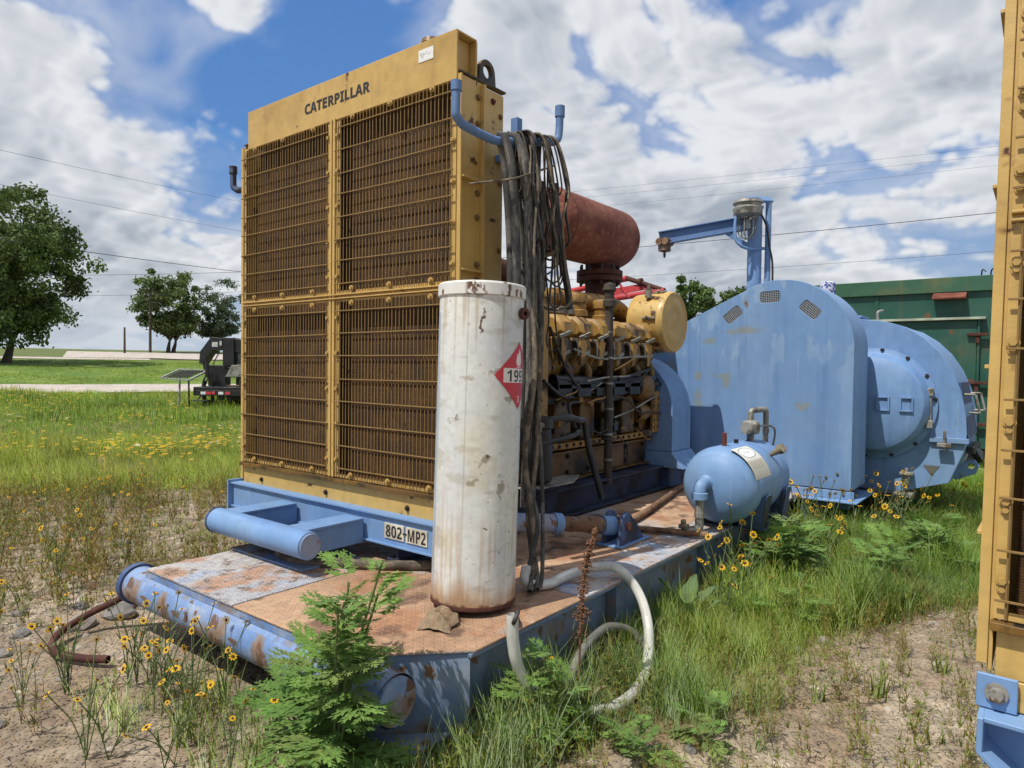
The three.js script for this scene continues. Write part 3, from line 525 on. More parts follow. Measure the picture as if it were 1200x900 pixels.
    for (let i = 0; i < 5; i++) { const y = mix(ya, yb, (i + 0.5) / 5); bolt([X + 0.014, y, zb - 0.018], [-1, 0, 0], 0.012, M.yellow, g); bolt([X + 0.014, y, za + 0.018], [-1, 0, 0], 0.012, M.yellow, g); }
  }
  part('middle_bar', [b(X - 0.004, X + 0.03, yMid - 0.016, yMid - 0.008, z0 + 0.01, z1 - 0.005, 0.002), b(X - 0.004, X + 0.03, yMid + 0.008, yMid + 0.016, z0 + 0.01, z1 - 0.005, 0.002), b(X + 0.02, X + 0.03, yMid - 0.007, yMid + 0.007, z0 + 0.01, z1 - 0.005, 0.001)], M.yellow, t);
  part('centre_post', [b(X + 0.004, X + 0.04, yG0, yG1, zc - 0.028, zc - 0.006, 0.002), b(X + 0.004, X + 0.04, yG0, yG1, zc + 0.006, zc + 0.028, 0.002), b(X + 0.02, X + 0.04, yG0, yG1, zc - 0.005, zc + 0.005, 0.001)], M.yellow, t);
  part('drip_lip', b(X - 0.012, X + 0.03, yG0 - 0.03, yG0 - 0.004, z0 + 0.005, z1, 0.003), M.grime, t);
  for (const f of [0.12, 0.47, 0.83]) bolt([X + 0.018, 0.745, mix(z0, z1, f)], [-1, 0, 0], 0.012, M.grime, t);
  if (lettered) {
    const L = part('lettering', faceMinusX(letters('CATERPILLAR', 0.07, 0.675, 0.0012, font, 0.022), X + 0.0095, 3.3, -4.04), M.ink, t);
    L.userData.label = 'black capital lettering on the top tank';
    const st = part('sticker', b(X + 0.007, X + 0.01, 3.36, 3.43, -2.93, -2.81, 0), mat({ color: [0.72, 0.72, 0.68], rough: 0.6 }), t);
    const sc = []; const rr = rng(5); for (let i = 0; i < 9; i++) sc.push(bar([X + 0.0065, 3.375 + rr() * 0.03, -2.915 + i * 0.01], [X + 0.0065, 3.39 + rr() * 0.03, -2.91 + i * 0.01], 0.002, 0.0006)); part('faded_marks', sc, M.grey, st);
  }
  return t;
}
const rad1 = radiator('yellow engine radiator with bar grille and black lettering on its top tank', -4.83, -2.63, 2.8, 3.475, true, 0.031);
{ // pipe hooks for hoses, welded to both sides of the radiator
  const rack = [[2.606, 3.05, -2.44], [2.606, 2.9, -2.44], [2.66, 2.862, -2.44], [2.93, 2.852, -2.44], [3.38, 2.95, -2.38], [3.44, 2.99, -2.375], [3.452, 3.05, -2.375], [3.456, 3.17, -2.375]];
  const h = part('hose_rack', [tube(rack, 0.024, 90, 12, false, 0.2), c([2.606, 3.02, -2.44], [2.606, 3.07, -2.44], 0.029), c([3.456, 3.12, -2.375], [3.456, 3.185, -2.375], 0.03), bar([3.19, 2.8, -2.5], [3.19, 3.06, -2.5], 0.05, 0.05), b(3.15, 3.23, 2.82, 2.86, -2.63, -2.5)], M.rackblue, rad1);
  h.userData.label = 'blue pipe rack with turned up ends beside the radiator';
  part('hose_hook', [tube([[2.85, 2.93, -4.8], [2.84, 2.93, -4.93], [2.82, 2.96, -4.97], [2.82, 3.1, -4.975]], 0.024, 40, 12, false, 0.2), c([2.82, 3.06, -4.975], [2.82, 3.115, -4.975], 0.03)], M.darkblue, rad1);
}
const rad2 = radiator('second yellow radiator cut by the right edge, on a blue foot', -0.128, 2.07, 2.44, 3.475, false, 0.045);
{
  part('lower_panel', b(2.456, 2.475, 0.6, 0.688, -0.11, 2.07), M.yellow, rad2);
  part('base_foot', [b(2.36, 2.62, 0.582, 0.597, -0.13, 2.07), b(2.5, 2.515, 0.4, 0.58, -0.13, 2.07), b(2.34, 2.62, 0.385, 0.4, -0.03, 2.07), poX([[-0.14, 0.597], [-0.125, 0.597], [-0.125, 0.5], [-0.0, 0.385], [-0.02, 0.385], [-0.14, 0.495]], 2.35, 2.6, 0.002), b(2.43, 2.444, 0.6, 0.7, -0.15, -0.05)], M.blue, rad2);
  bolt([2.428, 0.652, -0.1], [-1, 0, 0], 0.02, M.galv, rad2);
  for (let i = 0; i < 10; i++) bolt([2.457, 0.95 + i * 0.235, -0.1], [-1, 0, 0], 0.01, M.yellow, rad2);
}
rad2.rotation.x = 0.012; rad2.rotation.z = -0.02;
// ---------------------------------------------------------------- engine sub-base with bumper and number plates
{
  const t = thing('engine_base', 'blue steel engine sub-base with round bumper and stencilled number plates', 'machine base', [4.8, 0.5, -3.73]);
  part('front_beam', [b(2.76, 2.772, 0.53, 0.688, -4.86, -2.48, 0.002), b(2.74, 2.86, 0.69, 0.702, -4.86, -2.48, 0.002), b(2.74, 2.86, 0.518, 0.53, -4.86, -2.48, 0.002)], M.blue, t);
  for (const z of [-4.88, -2.478]) part('corner_bracket', b(2.72, 2.9, 0.5, 0.72, z, z + 0.018, 0.003), M.blue, t);
  for (const z of [-3.05, -4.42]) part('side_rail', [b(2.78, 7.0, 0.42, 0.435, z - 0.09, z + 0.09, 0.002), b(2.78, 7.0, 0.436, 0.63, z - 0.012, z + 0.012, 0.002), b(2.78, 7.0, 0.632, 0.648, z - 0.09, z + 0.09, 0.002)], M.railblue, t);
  part('bumper_pipe', turned([2.3, 0.58, -4.24], [2.3, 0.58, -3.24], [[0, 0], [0.074, 0], [0.08, 0.004], [0.08, 0.996], [0.074, 1.0], [0, 1.0]], 36), M.blue, t);
  part('bumper_rim', turned([2.3, 0.58, -4.25], [2.3, 0.58, -4.23], [[0.07, 0], [0.084, 0], [0.084, 0.02], [0.07, 0.02]], 32), M.darkblue, t);
  part('bumper_cap', turned([2.3, 0.58, -3.242], [2.3, 0.58, -3.232], [[0, 0.01], [0.068, 0.01], [0.07, 0.004], [0.07, 0]], 32), M.bluerust, t);
  for (const z of [-3.4, -4.1]) part('bumper_arm', [b(2.32, 2.74, 0.64, 0.655, z - 0.09, z + 0.09, 0.003), b(2.33, 2.752, 0.5, 0.638, z + 0.06, z + 0.075, 0.003), b(2.33, 2.752, 0.5, 0.638, z - 0.075, z - 0.06, 0.003)], M.blue, t);
  part('bumper_web', b(2.34, 2.75, 0.5, 0.512, -4.02, -3.44, 0.002), M.darkblue, t);
  const plate = mat({ map: T.smudge, size: 0.5, color: [0.78, 0.72, 0.55], rough: 0.7 });
  const p1 = part('number_plate', b(2.753, 2.76, 0.562, 0.652, -3.135, -2.965, 0), plate, t), p2 = part('number_plate', b(2.753, 2.76, 0.562, 0.652, -2.945, -2.77, 0), plate, t);
  part('stencil_lettering', faceMinusX(letters('802', 0.072, 0.14, 0.001), 2.7527, 0.571, -3.12), M.ink, p1);
  part('stencil_dash', b(2.7515, 2.753, 0.603, 0.613, -2.972, -2.938, 0), M.ink, p1);
  part('stencil_lettering', faceMinusX(letters('MP2', 0.072, 0.148, 0.001), 2.7527, 0.571, -2.93), M.ink, p2);
}

// ---------------------------------------------------------------- engine
{
  const t = thing('diesel_engine', 'greasy yellow diesel engine with rusty brown muffler and round air cleaner', 'engine', [5.3, 0.65, -3.73]);
  part('block', [b(4.35, 6.2, 0.98, 1.52, -4.32, -3.2, 0.01), b(4.35, 6.2, 1.3, 1.5, -3.2, -3.12, 0.01)], M.grime, t);
  part('oil_pan', [b(4.3, 6.15, 0.68, 0.9, -4.28, -3.14, 0.01), b(4.25, 6.3, 0.9, 0.915, -4.32, -3.08, 0.003), b(4.25, 6.3, 0.668, 0.68, -4.3, -3.1, 0.003)], M.grime, t);
  part('pan_rail', b(4.3, 6.2, 0.93, 0.985, -4.3, -3.1, 0.005), M.engine, t);
  for (let i = 0; i < 18; i++) bolt([4.36 + i * 0.105, 0.96, -3.1], [0, 0, 1], 0.011, M.black, t);
  for (let i = 0; i < 6; i++) for (const y of [0.73, 0.86]) bolt([4.42 + i * 0.33, y, -3.138], [0, 0, 1], 0.016, M.black, t);
  for (let k = 0; k < 8; k++) for (const dx of [0, 0.05]) bolt([5.72 + dx, 0.71 + k * 0.024, -3.138], [0, 0, 1], 0.007, M.black, t, 'stud');
  for (let i = 0; i < 5; i++) {
    const x = 4.62 + i * 0.36, w = 0.115;
    part('inspection_cover', poZ([[x - w, 1.0], [x + w, 1.0], [x + w, 1.24], ...arc(x, 1.24, w, 0, 180, 12)], -3.2, -3.1 + (i % 2) * 0.01, 0.012), M.grime, t);
    for (const dy of [0.03, 0.3]) bolt([x, 1.0 + dy, -3.1], [0, 0, 1], 0.012, M.black, t);
  }
  // dark manifold row under the heads
  part('manifold', [tube([[4.4, 1.5, -3.06], [5.2, 1.48, -3.05], [6.1, 1.5, -3.06]], 0.05, 40, 10), b(4.4, 6.2, 1.43, 1.47, -3.14, -3.0)], M.black, t);
  for (let i = 0; i < 6; i++) { const x = 4.6 + i * 0.29; part('port_elbow', tube([[x, 1.68, -3.14], [x + 0.02, 1.6, -3.06], [x + 0.03, 1.5, -3.06]], 0.035, 14, 10), M.grime, t); }
  // separate cylinder heads, each a slanting casting under a chamfered yellow cover
  for (let i = 0; i < 6; i++) {
    const x = 4.5 + i * 0.29, w = 0.1;
    const hd = part('cylinder_head', [poX([[-3.44, 1.52], [-3.13, 1.54], [-3.0, 1.72], [-3.02, 1.84], [-3.42, 1.87]], x - w, x + w, 0.014)], M.head, t);
    part('valve_cover', [poX([[-3.43, 1.875], [-3.03, 1.845], [-2.97, 1.88], [-2.985, 1.96], [-3.06, 2.02], [-3.43, 2.04]], x - w + 0.008, x + w - 0.008, 0.028)], M.engine, hd);
    part('cover_rib', poZ([[x - w + 0.01, 1.62], [x - w + 0.05, 1.62], [x + 0.01, 1.82], [x - w + 0.01, 1.84]], -3.02, -2.985, 0.006), M.engine, hd);
    part('cover_clamp', bar([x - w, 1.84, -3.0], [x - 0.01, 1.88, -2.955], 0.03, 0.014), M.galv, hd);
    part('cover_clamp', bar([x - w + 0.01, 1.69, -3.0], [x + 0.02, 1.73, -2.985], 0.028, 0.016), M.galv, hd);
    for (const dx of [-0.07, 0.07]) bolt([x + dx, 1.6, -3.085], [0, 0.3, 1], 0.014, M.black, hd);
    part('cylinder_head', [poX([[-4.0, 1.52], [-4.36, 1.55], [-4.44, 1.74], [-4.4, 1.84], [-4.04, 1.88]], x - w, x + w, 0.012)], M.grey, t);
    part('valve_cover', [poX([[-4.03, 1.89], [-4.4, 1.85], [-4.46, 1.88], [-4.4, 1.99], [-4.05, 2.03]], x - w + 0.012, x + w - 0.012, 0.02)], M.engine, t);
    part('side_panel', b(x - w, x + w, 1.36, 1.5, -3.08, -3.0, 0.01), M.black, t);
  }
  part('valley_cover', [b(4.4, 6.25, 1.9, 2.08, -3.98, -3.46, 0.02), b(4.5, 5.9, 2.08, 2.16, -3.9, -3.5, 0.02)], M.engine, t);
  part('fuel_rail', bar([4.45, 2.09, -3.28], [5.15, 2.09, -3.28], 0.06, 0.05), M.galv, t);
  for (const [x, y] of [[5.08, 2.05], [5.52, 2.03]]) part('thermostat_housing', [turned([x, y, -3.28], [x, y + 0.36, -3.28], [[0.095, 0], [0.095, 0.05], [0.08, 0.06], [0.08, 0.12], [0.092, 0.12], [0.094, 0.18], [0.085, 0.2], [0, 0.205]], 28)], M.engine, t);
  part('intake_pipe', [tube([[4.75, 2.2, -3.5], [5.2, 2.22, -3.5], [5.75, 2.23, -3.46], [6.0, 2.2, -3.42], [6.14, 2.1, -3.38], [6.18, 1.96, -3.36], [6.16, 1.85, -3.36]], 0.085, 60, 18), turned([5.0, 2.212, -3.5], [5.08, 2.214, -3.5], [[0.08, 0], [0.1, 0], [0.1, 0.06], [0.08, 0.06]], 20), turned([6.18, 1.99, -3.36], [6.17, 1.91, -3.36], [[0.08, 0], [0.1, 0], [0.1, 0.06], [0.08, 0.06]], 20)], M.engine, t);
  part('turbo_housing', [turned([5.55, 2.2, -3.9], [5.9, 2.2, -3.9], [[0, 0], [0.14, 0.01], [0.2, 0.1], [0.2, 0.2], [0.12, 0.32], [0, 0.34]], 24), turned([4.55, 2.25, -3.75], [4.9, 2.25, -3.75], [[0, 0], [0.12, 0], [0.19, 0.12], [0.16, 0.26], [0, 0.3]], 24)], M.darkrust, t);
  // muffler on its flanged neck
  const mz = -3.73, my = 2.976, mr = 0.316;
  const mf = part('muffler', [turned([5.12, my, mz], [6.62, my, mz], [[0, 0], [0.14, 0.008], [0.22, 0.03], [0.285, 0.075], [mr - 0.004, 0.14], [mr, 0.165], [mr, 1.335], [mr - 0.004, 1.36], [0.285, 1.425], [0.22, 1.47], [0, 1.5]], 56)], M.rust, t);
  part('weld_seam', [turned([5.277, my, mz], [5.3, my, mz], [[mr - 0.003, 0], [mr + 0.004, 0.008], [mr - 0.003, 0.018]], 56)], M.darkrust, mf);
  part('outlet_ring', [turned([5.1, my - 0.02, mz], [5.135, my - 0.02, mz], [[0.1, 0], [0.16, 0], [0.16, 0.03], [0.1, 0.03]], 28)], M.darkrust, mf);
  part('exhaust_neck', [c([6.2, 2.1, mz], [6.2, 2.72, mz], 0.15, 0.15, 28), tube([[5.75, 2.2, -3.8], [6.0, 2.2, -3.76], [6.2, 2.3, -3.73]], 0.12, 14, 14)], M.darkrust, t);
  const fl = part('neck_flange', [turned([6.2, 2.5, mz], [6.2, 2.62, mz], [[0.15, 0], [0.24, 0], [0.24, 0.05], [0.15, 0.05], [0.15, 0.06], [0.24, 0.06], [0.24, 0.11], [0.15, 0.11]], 28)], M.darkrust, t);
  for (let i = 0; i < 10; i++) { const a = i * 0.628; part('flange_bolt', c([6.2 + 0.2 * Math.cos(a), 2.46, mz + 0.2 * Math.sin(a)], [6.2 + 0.2 * Math.cos(a), 2.67, mz + 0.2 * Math.sin(a)], 0.016, 0.016, 6), M.black, fl); }
  // air cleaner drum, axis across the machine
  const ax = 6.2, ay = 2.055;
  const ac = part('air_cleaner', [turned([ax, ay, -3.27], [ax, ay, -2.87], [[0, 0], [0.25, 0], [0.28, 0.02], [0.285, 0.05], [0.285, 0.36]], 48)], M.yellow, t);
  part('lid', [turned([ax, ay, -2.94], [ax, ay, -2.86], [[0.291, 0], [0.297, 0.006], [0.297, 0.05], [0.285, 0.068], [0.265, 0.066], [0.26, 0.06], [0.2, 0.062], [0.19, 0.068], [0.13, 0.066], [0.12, 0.06], [0.06, 0.06], [0.05, 0.066], [0, 0.066]], 56)], M.yellow, ac);
  for (const a of [100, 175, 255]) { const q = a * Math.PI / 180, cx = ax + 0.295 * Math.cos(q), cy = ay + 0.295 * Math.sin(q); part('clamp', [bar([cx, cy, -3.08], [cx + 0.008 * Math.cos(q), cy + 0.008 * Math.sin(q), -2.94], 0.02, 0.02), bar([cx - 0.03, cy + 0.02, -3.02], [cx + 0.03, cy - 0.02, -3.02], 0.014, 0.02)], M.galv, ac); }
  part('bracket', bar([6.2, 1.8, -3.15], [6.0, 1.6, -3.2], 0.08, 0.06), M.black, t);
  part('vent_cap', [c([6.0, 2.28, -3.06], [6.0, 2.37, -3.06], 0.03, 0.04, 12), c([6.0, 2.37, -3.06], [6.0, 2.42, -3.06], 0.018, 0.01, 10)], M.galv, ac);
  part('outlet_elbow', tube([[6.2, 2.04, -3.27], [6.22, 2.0, -3.48], [6.3, 1.95, -3.62]], 0.13, 20, 16), M.grime, t);
  // flywheel end
  part('flywheel_housing', [turned([5.92, 1.3, -3.73], [6.18, 1.3, -3.73], [[0, 0], [0.54, 0], [0.56, 0.02], [0.56, 0.07], [0.52, 0.09], [0.5, 0.24], [0, 0.26]], 40)], M.grime, t);
  part('accessory_drive', [turned([5.86, 1.72, -3.2], [6.09, 1.72, -3.16], [[0, 0], [0.13, 0.01], [0.15, 0.06], [0.1, 0.2], [0, 0.22]], 18), turned([5.82, 1.42, -3.1], [6.07, 1.42, -3.07], [[0, 0], [0.1, 0], [0.13, 0.05], [0.13, 0.15], [0.06, 0.22], [0, 0.24]], 18), turned([5.84, 1.18, -3.1], [6.04, 1.18, -3.08], [[0, 0], [0.08, 0], [0.1, 0.05], [0.07, 0.18], [0, 0.2]], 14)], M.grime, t);
  part('mount_bracket', b(6.06, 6.19, 0.98, 1.38, -3.05, -3.02), M.engine, t);
  for (let k = 0; k < 5; k++) for (const dx of [0.03, 0.11]) part('bracket_hole', c([6.055 + dx, 1.03 + k * 0.07, -3.021], [6.055 + dx, 1.03 + k * 0.07, -3.017], 0.014, 0.014, 10), M.ink, t);
  // standing dark pipe with a cap
  part('breather_pipe', [c([5.16, 0.6, -2.99], [5.14, 2.17, -2.99], 0.036, 0.036, 16), turned([5.14, 2.12, -2.99], [5.14, 2.34, -2.99], [[0.036, 0], [0.055, 0.01], [0.055, 0.06], [0.042, 0.07], [0.042, 0.13], [0.06, 0.15], [0.05, 0.2], [0, 0.22]], 16), turned([5.155, 0.98, -2.99], [5.155, 1.02, -2.99], [[0.036, 0], [0.06, 0], [0.06, 0.02], [0.036, 0.02]], 14)], M.breather, t);
  // front end next to the radiator
  part('front_post', [b(4.08, 4.095, 0.75, 2.12, -3.08, -2.96, 0.003), b(4.096, 4.2, 0.75, 2.12, -2.975, -2.96, 0.003), b(4.04, 4.24, 2.121, 2.14, -3.12, -2.94, 0.003)], M.engine, t);
  part('front_housing', [b(3.6, 4.3, 0.7, 1.15, -4.2, -3.25, 0.01), turned([3.85, 1.4, -3.7], [4.35, 1.4, -3.7], [[0, 0], [0.32, 0.01], [0.34, 0.1], [0.3, 0.45], [0, 0.48]], 28), b(4.18, 4.4, 1.1, 2.0, -4.2, -3.2, 0.01)], M.grime, t);
  part('water_pump', [turned([4.12, 1.62, -3.15], [4.36, 1.62, -3.1], [[0, 0], [0.15, 0], [0.17, 0.06], [0.12, 0.2], [0, 0.22]], 20)], M.grime, t);
  part('coolant_pipe', [tube([[3.3, 2.3, -3.3], [3.7, 2.33, -3.25], [4.2, 2.3, -3.25], [4.5, 2.25, -3.3]], 0.09, 30, 14), c([3.55, 2.32, -3.27], [3.75, 2.33, -3.25], 0.11, 0.11, 18)], M.darkrust, t);
  part('oil_filter', [turned([3.95, 0.78, -2.84], [3.95, 1.26, -2.84], [[0, 0], [0.07, 0], [0.085, 0.02], [0.085, 0.34], [0.075, 0.35], [0.075, 0.38], [0.09, 0.39], [0.09, 0.46], [0, 0.48]], 26), c([3.95, 0.95, -2.84], [3.95, 0.985, -2.84], 0.088, 0.088, 24)], M.black, t);
  part('filter_shelf', [poY([[3.8, -2.95], [4.4, -2.95], [4.5, -2.86], [4.2, -2.72], [3.8, -2.74]], 0.755, 0.765, 0.002)], M.galv, t);
  part('fuel_hose', [tube([[3.9, 1.2, -2.82], [4.1, 1.24, -2.76], [4.4, 1.2, -2.8], [4.7, 1.16, -2.95], [4.72, 0.9, -2.9], [4.75, 0.55, -2.8]], 0.026, 60, 10), tube([[3.8, 1.05, -2.8], [4.2, 1.1, -2.74], [4.6, 1.1, -2.92]], 0.02, 30, 8), tube([[4.5, 1.12, -2.9], [4.52, 1.3, -2.98], [4.8, 1.32, -3.06]], 0.015, 24, 8)], M.blackrubber, t);
  part('valve_fitting', [c([3.7, 1.1, -2.72], [3.7, 1.3, -2.72], 0.035, 0.035, 8), b(3.655, 3.745, 1.16, 1.23, -2.76, -2.68, 0.008), c([3.62, 0.98, -2.7], [3.66, 1.14, -2.71], 0.03, 0.03, 8), b(3.58, 3.68, 1.02, 1.07, -2.73, -2.67, 0.008), c([3.7, 1.2, -2.72], [3.8, 1.2, -2.72], 0.02, 0.02, 8)], M.brass, t);
  part('wiring', [tube([[4.2, 1.9, -2.95], [4.5, 1.55, -2.97], [4.9, 1.4, -3.03], [5.6, 1.38, -3.03]], 0.012, 40, 6), tube([[4.1, 1.5, -2.93], [4.4, 1.38, -2.97], [4.7, 1.36, -3.05]], 0.014, 30, 6), tube([[5.3, 1.5, -2.98], [5.7, 1.56, -2.99], [6.05, 1.6, -3.05]], 0.014, 30, 6)], M.blackrubber, t);
  part('injection_line', [tube([[4.6, 1.75, -3.0], [5.0, 1.68, -2.985], [5.5, 1.7, -2.985], [6.0, 1.72, -3.0]], 0.011, 40, 6), ...[0, 1, 2, 3, 4].map((i) => tube([[4.66 + i * 0.29, 1.7, -2.99], [4.66 + i * 0.29, 1.8, -3.0], [4.66 + i * 0.29, 1.84, -3.04]], 0.009, 12, 6))], M.galv, t);
  const q = rng(515);
  for (let i = 0; i < 16; i++) { const x = 4.35 + q() * 1.4, L = 0.3 + q() * 0.7, y = 1.0 + q() * 0.75, z = -3.06 + q() * 0.06, dy = (q() - 0.5) * 0.4; part('small_line', tube([[x, y, z], [x + L * 0.3, y + dy * 0.2 + 0.02, z + 0.03], [x + L * 0.6, y + dy * 0.7, z + 0.04], [x + L, y + dy, z - 0.02]], 0.005 + q() * 0.006, 18, 6), [M.blackrubber, M.galv, M.breather, M.engine][i % 4], t); }
  for (let i = 0; i < 14; i++) { const x = 4.4 + q() * 1.7, y = 0.95 + q() * 0.6, w = 0.03 + q() * 0.05, h = 0.03 + q() * 0.07; part('small_bracket', b(x, x + w, y, y + h, -3.13, -3.05 + q() * 0.03, 0.006), [M.grime, M.black, M.grey, M.engine][i % 4], t); }
  for (let i = 0; i < 6; i++) part('hose_clamp', turned([5.155 - 0.002 * i, 0.8 + i * 0.22, -2.99], [5.155 - 0.002 * i, 0.82 + i * 0.22, -2.99], [[0.036, 0], [0.041, 0], [0.041, 0.018], [0.036, 0.018]], 14), M.galv, t);
}
// ---------------------------------------------------------------- coupling guard, chain guard
{
  const t = thing('coupling_guard', 'pale blue rounded sheet metal guard between the engine and the big guard', 'machine guard', [6.7, 0.5, -3.6]);
  const out = [[-4.1, 0.79], [-2.88, 0.79], [-2.88, 1.17], ...arc(-3.45, 1.17, 0.57, 0, 180, 22).slice(1), [-4.02, 0.79]];
  part('front_plate', poX(out, 6.2, 6.212, 0.003), M.blue, t);
  part('tunnel', poX(out.map(([z, y]) => [z < -3.45 ? z + 0.03 : z - 0.012, y > 1.2 ? y - 0.012 : y]), 6.214, 6.66, 0.01), M.blue, t);
  part('back_tunnel', poX(out.map(([z, y]) => [z < -3.45 ? z + 0.06 : z - 0.16, y > 1.2 ? y - 0.16 : y]), 6.662, 6.98, 0.01), M.blue, t);
  part('skirt', [poX([[-4.0, 0.63], [-2.76, 0.63], [-2.88, 0.785], [-4.0, 0.785]], 6.19, 6.66, 0.005)], M.blue, t);
  part('lift_handle', tube([[6.2, 1.47, -3.2], [6.18, 1.5, -3.17], [6.18, 1.51, -3.06], [6.2, 1.48, -3.03]], 0.008, 14, 6), M.ink, t);
  part('base_box', b(6.3, 6.98, 0.42, 0.625, -4.0, -2.95), M.darkblue, t);
}
{
  const t = thing('chain_guard', 'tall blue chain guard with rounded top and three small mesh vents', 'chain guard', [7.3, 0.4, -2.6]);
  const cz = -2.13, cy = 1.81, R = 0.69, cz2 = -3.95, cy2 = 1.15, R2 = 0.52;
  // tangent line from the big arc to the small one on the far side
  const dx = cz2 - cz, dy = cy2 - cy, D = Math.hypot(dx, dy), th = Math.atan2(dy, dx), al = Math.acos((R - R2) / D);
  const aT = (th - al) * 180 / Math.PI, a1 = (aT + 360) % 360;
  const out = [[-1.44, 0.47], [-1.44, 1.81], ...arc(cz, cy, R, 0, a1, 40).slice(1), ...arc(cz2, cy2, R2, a1, 180, 12), [-4.47, 0.47]];
  const hole = (z, y, w, h, rot) => { const k = 0.03, p = [...arc(w - k, h - k, k, 0, 90, 3), ...arc(-w + k, h - k, k, 90, 180, 3), ...arc(-w + k, -h + k, k, 180, 270, 3), ...arc(w - k, -h + k, k, 270, 360, 3)]; const q = rot * Math.PI / 180; return p.map(([u, v]) => [z + u * Math.cos(q) - v * Math.sin(q), y + u * Math.sin(q) + v * Math.cos(q)]).reverse(); };
  const vents = [[-2.6, 2.168, 38], [-2.225, 2.335, 2], [-1.84, 2.19, -40]];
  part('front_plate', poX(out, 7.0, 7.012, 0.003, vents.map(([z, y, a]) => hole(z, y, 0.1, 0.058, a))), M.guard, t);
  // curved cover band: outline strip swept along x
  const inner = (o, d) => o.map(([z, y]) => [z, y]);
  const band = []; const pts = out.slice(1);
  { const pos = [], nor = [], idx = []; let n = 0; const P = [[-1.44, 0.47], ...out.slice(1)];
    for (let i = 0; i < P.length; i++) { const p0 = P[Math.max(0, i - 1)], p1 = P[Math.min(P.length - 1, i + 1)]; let nz = p1[1] - p0[1], ny = -(p1[0] - p0[0]); const l = Math.hypot(nz, ny); nz /= l; ny /= l; for (const [x, s] of [[7.0125, 0], [7.6, 0]]) { pos.push(x, P[i][1], P[i][0]); nor.push(0, ny, nz); } if (i) { const o = (i - 1) * 2; idx.push(o, o + 1, o + 2, o + 1, o + 3, o + 2); } }
    const g = new THREE.BufferGeometry(); g.setAttribute('position', new THREE.Float32BufferAttribute(pos, 3)); g.setAttribute('normal', new THREE.Float32BufferAttribute(nor, 3)); g.setAttribute('uv', new THREE.Float32BufferAttribute(new Float32Array(pos.length / 3 * 2), 2)); g.setIndex(idx);
    part('cover_band', flat(g), M.blue, t); }
  part('back_plate', poX(out, 7.6, 7.612, 0.003), M.blue, t);
  vents.forEach(([z, y, a]) => {
    const bars = []; for (let i = -5; i <= 5; i++) { const q = a * Math.PI / 180; bars.push(bar([7.008, y + i * 0.018 * Math.sin(q) - 0.06 * Math.cos(q), z + i * 0.018 * Math.cos(q) + 0.06 * Math.sin(q)], [7.008, y + i * 0.018 * Math.sin(q) + 0.06 * Math.cos(q), z + i * 0.018 * Math.cos(q) - 0.06 * Math.sin(q)], 0.006, 0.006)); }
    for (let i = -3; i <= 3; i++) { const q = a * Math.PI / 180; bars.push(bar([7.006, y + i * 0.018 * Math.cos(q) - 0.1 * Math.sin(q), z - i * 0.018 * Math.sin(q) - 0.1 * Math.cos(q)], [7.006, y + i * 0.018 * Math.cos(q) + 0.1 * Math.sin(q), z - i * 0.018 * Math.sin(q) + 0.1 * Math.cos(q)], 0.005, 0.005)); }
    const v = part('vent_mesh', bars, M.screen, t); part('vent_backing', b(7.03, 7.034, y - 0.12, y + 0.12, z - 0.12, z + 0.12, 0), M.mesh, v);
  });
  part('foot_flange', [poX([[-4.47, 0.385], [-1.41, 0.385], [-1.41, 0.462], [-4.47, 0.462]], 6.985, 6.998, 0.003), b(6.86, 7.7, 0.372, 0.384, -4.4, -1.36, 0.002)], M.blue, t);
  for (const z of [-1.5, -1.62, -2.4, -3.2]) bolt([6.985, 0.43, z], [-1, 0, 0], 0.01, M.grey, t);
  for (const [z, y] of [[-1.56, 0.62], [-1.66, 0.58]]) bolt([6.999, y, z], [-1, 0, 0], 0.01, M.grey, t);
  part('support_frame', [b(6.9, 7.7, 0.1, 0.37, -1.86, -1.8), b(6.95, 7.65, 0.3, 0.37, -1.8, -1.45)], M.darkblue, t);
}
